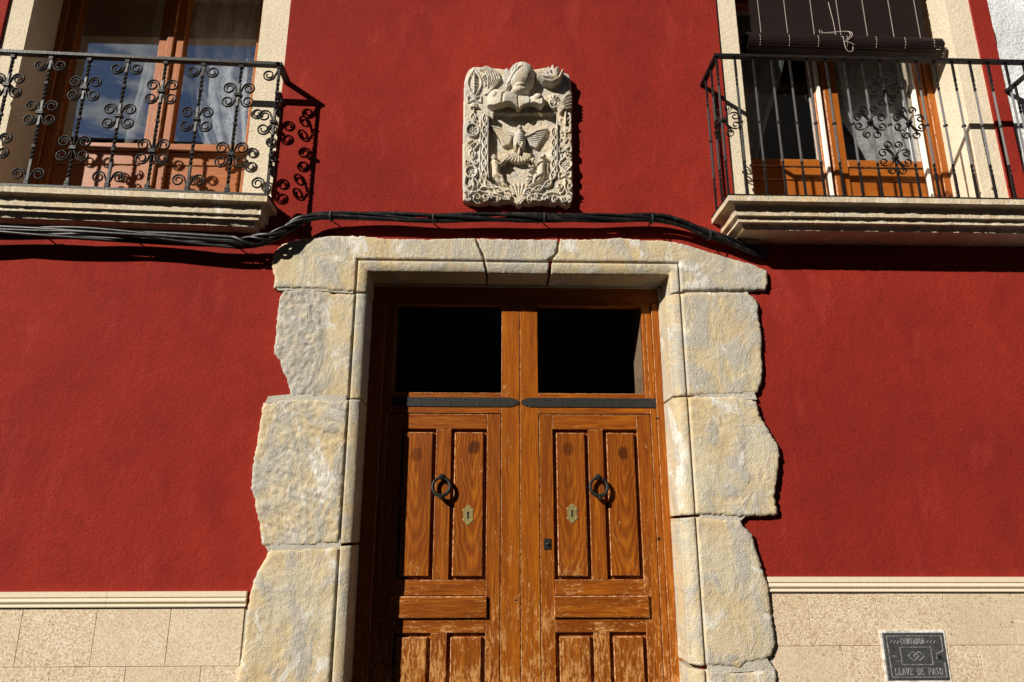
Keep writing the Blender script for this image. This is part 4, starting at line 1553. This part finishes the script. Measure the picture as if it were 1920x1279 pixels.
# sunk field
fx0, fx1, fy0, fy1 = 318, 868, 470, 1075
fld = (r.U > fx0) & (r.U < fx1) & (r.V > fy0) & (r.V < 985)
cyl = ((np.abs(r.U - 593) / 275) ** 3 + (np.abs(r.V - 985) / 85) ** 2 < 1) & (r.V >= 985)
r.H = np.where(fld | cyl, .014, r.H)
# guilloche border
def guilloche(pts, wid, n_):
    P = smooth_path([(a, b, 0) for a, b in pts], 14)
    N = len(P)
    Ls = [0.0]
    for i in range(1, N): Ls.append(Ls[-1] + (P[i] - P[i - 1]).length)
    for sgn in (1, -1):
        q = []
        for i in range(N):
            tn = (P[min(i + 1, N - 1)] - P[max(i - 1, 0)]).normalized()
            o_ = sgn * wid * math.sin(Ls[i] / Ls[-1] * math.pi * n_)
            q.append((P[i].x - tn.y * o_, P[i].y + tn.x * o_))
        r.tube(q, 9, 0.0159, B)
    for i in range(n_):
        tgt = Ls[-1] * (i + .5) / n_
        jn = min(range(N), key=lambda kk: abs(Ls[kk] - tgt))
        tn = (P[min(jn + 1, N - 1)] - P[max(jn - 1, 0)]).normalized()
        r.ell(P[jn].x, P[jn].y, 20, 9, 0.0130, B, math.atan2(tn.y, tn.x))
guilloche([(295, 480), (294, 600), (292, 750), (288, 900), (292, 985), (318, 1045), (380, 1085), (460, 1105), (530, 1128)], 19, 9)
guilloche([(846, 590), (848, 700), (846, 800), (845, 900), (838, 980), (800, 1042), (730, 1078), (650, 1100), (605, 1125)], 19, 8)
r.tube([(322, 520), (318, 700), (316, 900), (324, 985)], 7, 0.0145, B)
r.tube([(873, 560), (874, 760), (872, 950)], 7, 0.0145, B)
r.tube([(262, 500), (258, 700), (252, 900), (262, 1020)], 6, 0.0101, B)
# column of ornaments, tool-chest side
def almond(cx, cy, a, b, w_=9, h=.011):
    for sg in (1, -1):
        r.tube([(cx + sg * a * math.sin(math.pi * t) * (.75 + .25 * math.sin(math.pi * t)), cy - b + 2 * b * t) for t in np.linspace(0, 1, 16)], w_, h, B)
def bow(cx, cy, s_=1.0, h=.010):
    for sg in (1, -1):
        r.tube([(cx, cy), (cx + sg * 26 * s_, cy - 22 * s_), (cx + sg * 52 * s_, cy - 24 * s_), (cx + sg * 50 * s_, cy + 20 * s_), (cx + sg * 24 * s_, cy + 14 * s_), (cx, cy)], 7 * s_, h, B)
    r.ell(cx, cy, 12 * s_, 12 * s_, h * 1.2, B)
def flower(cx, cy, R_, n_=8, h=.008):
    r.ell(cx, cy, R_ * .28, R_ * .28, h * 1.3, B)
    for q in range(n_):
        a_ = 2 * math.pi * q / n_
        r.ell(cx + R_ * .62 * math.cos(a_), cy + R_ * .62 * math.sin(a_), R_ * .34, R_ * .16, h, B, a_)
def leafpair(cx, cy, s_, up=1, h=.010):
    for sg in (1, -1):
        r.tube([(cx, cy), (cx + sg * 14 * s_, cy - up * 24 * s_), (cx + sg * 34 * s_, cy - up * 34 * s_), (cx + sg * 48 * s_, cy - up * 22 * s_), (cx + sg * 44 * s_, cy - up * 8 * s_)], 10 * s_, h, B, 5 * s_)
    r.ell(cx, cy - up * 34 * s_, 10 * s_, 30 * s_, h * 1.1, B)
almond(212, 232, 54, 118)
r.ell(210, 240, 30, 72, 0.0087, B)
for q in range(5):
    for sg in (1, -1):
        r.tube([(210, 190 + q * 26), (210 + sg * 22, 176 + q * 26)], 6, 0.0159, B, 3)
r.tube([(210, 150), (210, 320)], 5, 0.0174, B)
bow(210, 365, 1.05)
r.ell(210, 412, 30, 24, 0.0188, B); r.tube([(182, 428), (238, 428)], 7, 0.0174, B)
r.tube([(208, 440), (205, 470)], 5, 0.0130, B)
almond(203, 505, 22, 34, 7); r.ell(203, 508, 9, 20, .01, B)
leafpair(200, 560, .8)
r.ring(197, 612, 50, 9, 0.0159, B); flower(197, 612, 38)
for a, b, c, d2 in ((150, 720, 200, 690), (200, 690, 248, 725), (150, 720, 190, 760), (248, 725, 210, 762), (170, 745, 230, 700)):
    r.tube([(a, b), (c, d2)], 9, 0.0159, B)
almond(196, 802, 24, 40, 8); r.ell(196, 806, 10, 24, 0.0159, B)
r.spiral(152, 868, 24, 1.3, 0, 8, 0.0159, B); r.spiral(222, 868, 24, -1.3, math.pi, 8, 0.0159, B)
r.ring(186, 946, 46, 10, 0.0174, B); flower(186, 946, 34, 6)
r.tube([(140, 985), (132, 1040), (160, 1072), (188, 1052)], 10, 0.0159, B, 5); r.tube([(200, 1000), (206, 1060), (190, 1100)], 13, 0.0174, B, 5)
r.tube([(215, 1000), (245, 1035), (232, 1070)], 9, 0.0145, B, 4)
# column of ornaments, other side
r.tube([(940, 470), (938, 520), (940, 560)], 9, 0.0159, B)
leafpair(940, 545, .9, 1); leafpair(940, 600, .8, -1); flower(942, 650, 36, 6)
leafpair(938, 705, .85, 1); bow(938, 768, .95)
leafpair(940, 825, .7, 1)
almond(940, 882, 50, 62, 9); flower(940, 888, 36, 8); leafpair(940, 935, .6, -1)
bow(935, 972, .95)
r.ell(936, 1035, 13, 46, 0.0188, B)
for sg in (1, -1):
    r.spiral(936 + sg * 44, 1060, 26, sg * 1.2, math.pi / 2, 8, 0.0159, B); r.tube([(936, 1075), (936 + sg * 20, 1110), (936 + sg * 38, 1120)], 9, 0.0145, B, 4)
# acanthus along the foot
for cx, cy, rr, sg in ((150, 1130, 26, 1), (170, 1165, 16, -1), (238, 1150, 30, 1), (300, 1152, 30, -1), (352, 1140, 18, 1), (412, 1160, 20, -1), (490, 1140, 18, 1), (650, 1165, 24, -1), (700, 1150, 20, 1), (775, 1160, 26, -1), (860, 1160, 30, 1), (935, 1165, 28, -1), (975, 1175, 18, 1)):
    r.spiral(cx, cy, rr, 1.3 * sg, 1.2 * cx, 8, 0.0188, B)
for pts in ([(190, 1110), (260, 1100), (330, 1118), (400, 1125), (460, 1150)], [(240, 1105), (270, 1072), (300, 1068)], [(330, 1130), (380, 1150), (440, 1165), (500, 1168)], [(640, 1140), (700, 1120), (770, 1130), (830, 1108), (880, 1120)],
            [(680, 1172), (740, 1178), (800, 1150), (850, 1130)], [(560, 1200), (540, 1160), (500, 1130)], [(580, 1200), (610, 1165), (650, 1150)]):
    r.tube(pts, 11, 0.0174, B, 5)
# plumes at the head: fanned, overlapping feathers
for q in range(6):
    r.tube([(256 + 10 * q, 122 - 2 * q), (300 + 18 * q, 140 + 2 * q), (318 + 19 * q, 205), (308 + 12 * q, 268), (292 + 6 * q, 322)], 10, .013 + .002 * q, B, 5)
for q in range(4):
    r.tube([(280 + 6 * q, 190 + 22 * q), (300, 170 + 24 * q), (322, 178 + 24 * q), (318, 205 + 24 * q)], 8, 0.0174, B)
for q in range(5):
    r.tube([(700 + 34 * q, 168 - 13 * q), (730 + 30 * q, 190 - 4 * q), (790 + 17 * q, 200 - 0 * q), (845 + 6 * q, 182 - 12 * q), (862 + 5 * q, 130 - 2 * q)][::1], 13, .026 - .001 * q, B + .010, 8)
r.tube([(722, 212), (765, 245), (830, 258), (885, 225), (912, 165)], 18, 0.0493, B + .012, 12)
for q in range(5):
    r.tube([(880 + 4 * q, 445 + 8 * q), (905 + 6 * q, 395 + 10 * q), (945, 340 + 26 * q), (990, 322 + 27 * q)], 10, 0.0217, B + .002, 5)
r.spiral(842, 400, 46, 1.2, 0, 12, 0.0232, B)
for a_ in range(7):
    t = -2.9 + a_ * .5
    r.tube([(835, 398), (835 + 62 * math.cos(t), 390 + 62 * math.sin(t))], 8, 0.0188, B, 5)
for q in range(3):
    r.tube([(318, 470 + 15 * q), (345, 478 + 14 * q), (360, 492 + 12 * q)], 7, 0.0145, B)
link('carved_slab', r.mesh('carved_slab', .0018, .0, 1), coat)

# helmet
r = Relief(440, 720, 60, 370, 3.0)
r.ell(575, 310, 82, 40, .072, .03); r.ell(575, 285, 66, 30, .080, .03)
r.ell(588, 195, 112, 118, .100, .028, 0, 2.2)
r.tube([(470, 150), (500, 215), (480, 270)], 26, .050, .03)
r.cut([(478, 268), (520, 215), (590, 158)], 8, .010)
for q in range(3):
    r.cut([(492 + 24 * q, 190 - 8 * q), (510 + 22 * q, 145 - 4 * q), (540 + 12 * q, 130)], 5, .008)
r.ell(586, 160, 14, 14, .106, .026)
link('helmet', r.mesh('helmet', .0010, -.02, 2), coat)
# rolled cushion under the helmet, with its deep lower edge
r = Relief(290, 800, 280, 500, 3.0)
top = smooth_path([(315, 330, 0), (370, 300, 0), (440, 312, 0), (520, 318, 0), (600, 325, 0), (680, 350, 0), (740, 350, 0), (775, 385, 0)], 8)
bot = smooth_path([(312, 430, 0), (360, 455, 0), (430, 440, 0), (500, 425, 0), (560, 465, 0), (610, 430, 0), (680, 425, 0), (740, 450, 0), (778, 410, 0)], 8)
tu = np.interp(r.U, [p[0] for p in top], [p[1] for p in top]); bu = np.interp(r.U, [p[0] for p in bot], [p[1] for p in bot])
tt = (r.V - tu) / np.maximum(bu - tu, 1)
okm = (r.U > 313) & (r.U < 777) & (tt > 0) & (tt < 1)
ends = np.clip(np.minimum(r.U - 313, 777 - r.U) / 30, 0, 1) ** .5
prof_c = .05 + .050 * np.sqrt(np.clip(1 - (1 - tt) ** 2.2, 0, 1)) + .014 * np.cos((r.U - 420) / 58.0)
r.H = np.where(okm, .03 + (prof_c - .03) * (.45 + .55 * ends), -1)
r.ell(715, 385, 58, 45, .085, .03); r.ell(370, 370, 55, 62, .080, .03)
r.cut([(560, 330), (555, 390), (562, 455)], 9, .010); r.cut([(648, 345), (660, 390), (655, 425)], 10, .010); r.cut([(470, 320), (440, 360), (430, 430)], 12, .008)
link('cushion', r.mesh('cushion', .0010, -.02, 3), coat)
# eagle with spread wings
r = Relief(330, 830, 550, 880, 2.6)
for sg, tip, root_ in ((1, (352, 568), (520, 650)), (-1, (800, 588), (625, 655))):
    for q in range(8):
        a = (root_[0] + sg * (-2 - 5 * q), root_[1] - 22 + 11 * q)
        m2 = ((a[0] + tip[0]) / 2 + sg * 4 * q, (a[1] + tip[1]) / 2 - 4 + 12 * q)
        e2 = (tip[0] + sg * (6 + 11 * q), tip[1] + 6 + 17.5 * q)
        r.tube([a, m2, e2], 12, .020 - .0008 * q, .022, 9)
    r.tube([(root_[0] + sg * 20, root_[1]), (root_[0] - sg * 25, root_[1] - 12), ((root_[0] + tip[0]) / 2, (root_[1] + tip[1]) / 2 - 16), tip], 15, .026, .022, 9)
r.ell(572, 690, 52, 96, .050, .020); r.tube([(574, 640), (575, 600)], 24, .040, .022, 20); r.ell(574, 592, 26, 26, .046, .022)
r.ell(545, 735, 20, 36, .058, .018); r.ell(592, 735, 20, 36, .058, .018)
r.tube([(572, 760), (570, 800)], 14, .045, .020)
for q in range(11):
    a_ = math.pi * (.02 + .96 * q / 10)
    r.tube([(566 + 30 * math.cos(a_), 790 + 14 * math.sin(a_)), (566 + 92 * math.cos(a_), 802 + 52 * math.sin(a_))], 12, .030, .022, 15)
for q in range(5):
    r.cut([(535 + 4 * q, 650 + 18 * q), (572, 660 + 18 * q), (608 - 4 * q, 650 + 18 * q)], 5, .004)
link('eagle', r.mesh('eagle', .0008, -.015, 4), coat)
# cherubs
for nm, sg, cx, cy in (('cherub', 1, 380, 900), ('cherub', -1, 752, 895)):
    r = Relief(320, 540, 790, 1070, 2.6) if sg > 0 else Relief(600, 830, 770, 1080, 2.6)
    X_ = lambda a: cx + sg * a
    r.tube([(X_(-4), cy - 30), (X_(4), cy + 10), (X_(4), cy + 62)], 33, .042, .02, 36)
    r.ell(X_(-6), cy - 68, 27, 29, .046, .02); r.ell(X_(-12), cy - 78, 26, 22, .048, .02); r.ell(X_(10), cy - 62, 8, 8, .055, .02)
    r.tube([(X_(6), cy + 66), (X_(48), cy + 84), (X_(62), cy + 120)], 27, .044, .02, 17); r.tube([(X_(-6), cy + 60), (X_(22), cy + 104), (X_(64), cy + 132)], 24, .036, .02, 14)
    r.tube([(X_(-2), cy - 32), (X_(36), cy - 14), (X_(62), cy - 38)], 15, .046, .02, 11); r.ell(X_(70), cy - 44, 14, 16, .045, .02)
    for q in range(4):
        r.tube([(X_(70), cy - 46), (X_(64 + 12 * q), cy - 74 + 5 * q)], 7, .030, .02, 5)
    r.tube([(X_(-24), cy - 50), (X_(-46), cy - 20), (X_(-44), cy + 40), (X_(-36), cy + 84)], 11, .026, .02, 6)
    r.tube([(X_(66), cy + 138), (X_(92), cy + 150)], 15, .032, .02, 12)
    if sg < 0:
        for q in range(16):
            r.ell(X_(84 + random.uniform(-26, 26)), cy + random.uniform(-80, 120), 12, 10, .016, .02)
    link(nm, r.mesh(nm, .0007, -.015, 5), coat, label='winged cherub facing the eagle' if sg > 0 else 'cherub beside the eagle, back turned to the outer border')
# shell at the foot
r = Relief(470, 680, 1010, 1225, 2.6)
for q in range(9):
    a_ = -math.pi / 2 + (q - 4) * .25
    r.tube([(568, 1175), (568 + 138 * math.cos(a_) * (1 - .02 * abs(q - 4)), 1175 + 138 * math.sin(a_))], 7, .022, .030, 15)
r.ell(568, 1185, 22, 26, .028, .030)
link('shell', r.mesh('shell', .0008, -.015, 6), coat)


# ------------------------------------------------------------------ water meter lid with raised lettering
lid = thing('meter_cover', 'dark metal water meter cover with raised lettering set in the granite tiles', 'meter cover', (1.952, -.012, .945))
qx0, qx1, qz0, qz1 = 1.811, 2.096, .946, 1.147
fr_m = MB()
for a in ((qx0 - .010, qx1 + .010, qz1, qz1 + .011), (qx0 - .010, qx1 + .010, qz0 - .010, qz0), (qx0 - .010, qx0, qz0, qz1), (qx1, qx1 + .009, qz0, qz1)):
    fr_m.box(a[0], a[1], -.012, .0, a[2], a[3])
fr_m.build('caulk_border', M['caulk'], lid)
MB().field(qx0, qx1, qz0, qz1, -.017, .0, .003, 0, 0).build('lid_plate', M['lid'], lid)
YP = -.0172
hx0, hx1, hz0, hz1 = qx0 + .020, qx1 - .014, qz0 + .014, qz1 - .014


def strokes(name, segs, w_, d=.0022, parent=lid, mat='letters'):
    m_ = MB()
    for s_ in segs:
        (a, b), (c, e_) = s_
        L_ = math.hypot(c - a, e_ - b) or 1e-6
        nx_, nz_ = -(e_ - b) / L_ * w_ / 2, (c - a) / L_ * w_ / 2
        m_.prism([(a + nx_, b + nz_), (c + nx_, e_ + nz_), (c - nx_, e_ - nz_), (a - nx_, b - nz_)], YP - d + random.uniform(-.0002, .0002), YP + .001)
    return m_.build(name, M[mat], parent)


GL = {
    'C': [((.95, .85), (.7, 1)), ((.7, 1), (.3, 1)), ((.3, 1), (.05, .75)), ((.05, .75), (.05, .25)), ((.05, .25), (.3, 0)), ((.3, 0), (.7, 0)), ((.7, 0), (.95, .15)), ((.95, .85), (.95, 1))],
    'O': [((.3, 1), (.7, 1)), ((.7, 1), (.95, .7)), ((.95, .7), (.95, .3)), ((.95, .3), (.7, 0)), ((.7, 0), (.3, 0)), ((.3, 0), (.05, .3)), ((.05, .3), (.05, .7)), ((.05, .7), (.3, 1))],
    'N': [((.15, 0), (.15, 1)), ((.15, 1), (.85, 0)), ((.85, 0), (.85, 1)), ((0, 1), (.25, 1)), ((0, 0), (.3, 0)), ((.7, 1), (1, 1))],
    'T': [((.5, 0), (.5, 1)), ((.05, 1), (.95, 1)), ((.05, 1), (.05, .8)), ((.95, 1), (.95, .8)), ((.3, 0), (.7, 0))],
    'A': [((.12, 0), (.5, 1)), ((.5, 1), (.88, 0)), ((.28, .35), (.72, .35)), ((0, 0), (.28, 0)), ((.7, 0), (1, 0))],
    'D': [((.2, 0), (.2, 1)), ((.05, 1), (.6, 1)), ((.6, 1), (.95, .7)), ((.95, .7), (.95, .3)), ((.95, .3), (.6, 0)), ((.6, 0), (.05, 0))],
    'R': [((.2, 0), (.2, 1)), ((.05, 1), (.65, 1)), ((.65, 1), (.9, .8)), ((.9, .8), (.65, .5)), ((.65, .5), (.2, .5)), ((.5, .5), (.95, 0)), ((.05, 0), (.38, 0))],
    'L': [((.2, 0), (.2, 1)), ((.05, 1), (.4, 1)), ((.05, 0), (.95, 0)), ((.95, 0), (.95, .25))],
    'V': [((.12, 1), (.5, 0)), ((.5, 0), (.88, 1)), ((0, 1), (.28, 1)), ((.7, 1), (1, 1))],
    'E': [((.2, 0), (.2, 1)), ((.05, 1), (.9, 1)), ((.9, 1), (.9, .8)), ((.2, .52), (.7, .52)), ((.05, 0), (.9, 0)), ((.9, 0), (.9, .22))],
    'P': [((.2, 0), (.2, 1)), ((.05, 1), (.65, 1)), ((.65, 1), (.92, .76)), ((.92, .76), (.65, .48)), ((.65, .48), (.2, .48)), ((.05, 0), (.4, 0))],
    'S': [((.92, .85), (.65, 1)), ((.65, 1), (.3, 1)), ((.3, 1), (.08, .76)), ((.08, .76), (.9, .26)), ((.9, .26), (.7, 0)), ((.7, 0), (.3, 0)), ((.3, 0), (.06, .15))],
}


def word(txt, x0, x1, z0, z1):
    n_ = len(txt)
    cw = (x1 - x0) / n_
    for i, ch in enumerate(txt):
        if ch == ' ':
            continue
        lw = cw * .78
        a0 = x0 + i * cw + cw * .11
        strokes('letter', [((a0 + p[0] * lw, z0 + p[1] * (z1 - z0)), (a0 + q[0] * lw, z0 + q[1] * (z1 - z0))) for p, q in GL[ch]], .0030)


word('CONTADOR', 1.890, 2.003, 1.0995, 1.122)
word('LLAVE DE PASO', 1.844, 2.068, .970, .9965)
# framed emblem of two overlapping rhombs, flanking dashes, raised rim and the lock notch
bx0, bx1, bz0, bz1 = 1.884, 2.027, 1.012, 1.0855
strokes('emblem_frame', [((bx0, bz0), (bx1, bz0)), ((bx1, bz0), (bx1, bz1)), ((bx1, bz1), (bx0, bz1)), ((bx0, bz1), (bx0, bz0))], .0026)
ecx, ecz = 1.953, 1.048
rh = []
for dx in (-.012, .014):
    P = [(ecx + dx - .026, ecz), (ecx + dx, ecz + .019), (ecx + dx + .026, ecz), (ecx + dx, ecz - .019)]
    rh += [(P[0], P[1]), (P[2], P[3])] + ([(P[1], P[2]), (P[3], P[0])])
strokes('emblem', rh, .0026, .0020)
dash = []
for bx_, s_ in ((1.840, 1), (2.010, 1)):
    for q in range(3):
        dash.append(((bx_ + q * .0155, 1.104 - q * .0015), (bx_ + q * .0155 + .012, 1.115 - q * .0015)))
strokes('dashes', dash, .0026)
strokes('rim', [((hx0 - .004, hz1), (hx1, hz1)), ((hx1, hz1), (hx1, 1.070)), ((hx1, 1.070), (hx1 - .034, 1.056)), ((hx1 - .034, 1.056), (hx1 - .034, 1.036)), ((hx1, 1.020), (hx1, hz0)), ((hx1, hz0), (hx0, hz0)), ((hx0, hz0), (hx0 - .004, hz1))], .003, .0026)
lk = MB().lathe([(.0085, 0), (.0085, -.002), (.0055, -.002), (.005, -.0005)], (hx1 - .018, YP, 1.042), 'Y', 14)
lk.build('lock', M['hole'], lid)
strokes('small_mark', [((1.838, 1.045), (1.864, 1.045)), ((1.842, 1.050), (1.862, 1.050)), ((1.858, 1.027), (1.884, 1.027))], .0014, .0012)


# ------------------------------------------------------------------ the white house next door
wh = thing('white_house', 'whitewashed rough plastered house joined to the red one', 'house', (6, .3, 0))
NX, NZ = 60, 150
v = []
for j in range(NZ + 1):
    z_ = 8.0 * j / NZ
    for i in range(NX + 1):
        x_ = 2.966 + 5.0 * (i / NX) ** 1.8 + (.008 * fbm(.5, 2, z_ * 3, 3) if i == 0 else 0)
        v.append((x_, .004 + .012 * fbm(x_ * 4, 1, z_ * 4, 4), z_))
f = [(j * (NX + 1) + i, j * (NX + 1) + i + 1, (j + 1) * (NX + 1) + i + 1, (j + 1) * (NX + 1) + i) for j in range(NZ) for i in range(NX)]
m_ = MB().add(v, f, 0, True)
m_.box(2.97, 7.96, .03, 8, 0, 7.98)
m_.build('wall', M['white'], wh)
MB().add([(2.97, -.3, 7.95), (8.2, -.3, 7.95), (8.2, 4, 9.4), (2.97, 4, 9.4), (2.97, 8.3, 7.95), (8.2, 8.3, 7.95), (2.97, -.3, 8.08), (8.2, -.3, 8.08), (8.2, 4, 9.53), (2.97, 4, 9.53), (2.97, 8.3, 8.08), (8.2, 8.3, 8.08)],
         [(0, 1, 2, 3), (3, 2, 5, 4), (6, 7, 8, 9), (9, 8, 11, 10), (0, 1, 7, 6), (4, 5, 11, 10), (1, 2, 8, 7), (0, 3, 9, 6), (2, 5, 11, 8), (3, 4, 10, 9)]).build('roof', M['roof'], wh)


# ------------------------------------------------------------------ houses across the street: unseen, sized to block sky light and darken the panes
def far_house(x0, x1, y, h, lab, storeys):
    hs = thing('facing_house', lab, 'house', ((x0 + x1) / 2, y - 3, 0))
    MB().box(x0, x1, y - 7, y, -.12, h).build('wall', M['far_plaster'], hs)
    MB().add([(x0 - .2, y + .3, h + .002), (x1 + .2, y + .3, h + .002), (x1 + .2, y - 3.5, h + 1.3), (x0 - .2, y - 3.5, h + 1.3), (x0 - .2, y - 7.3, h + .002), (x1 + .2, y - 7.3, h + .002)],
             [(0, 1, 2, 3), (3, 2, 5, 4), (0, 3, 4), (1, 5, 2), (0, 4, 5, 1)]).build('roof', M['roof'], hs)
    n_ = int((x1 - x0) / 2.6)
    for s_ in range(storeys):
        for i in range(n_):
            cx2 = x0 + (i + .5) * (x1 - x0) / n_
            z0 = .9 + s_ * 2.9
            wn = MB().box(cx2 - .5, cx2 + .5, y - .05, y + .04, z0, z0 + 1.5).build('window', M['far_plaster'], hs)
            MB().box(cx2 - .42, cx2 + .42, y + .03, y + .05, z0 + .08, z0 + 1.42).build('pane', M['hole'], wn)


far_house(-24, -4.6, -9, 7.8, 'unseen low house across the street, sized to shade the paving', 2)
far_house(-4.5, 22, -9, 16.5, 'unseen tall house across the street, raised to block sky light', 5)
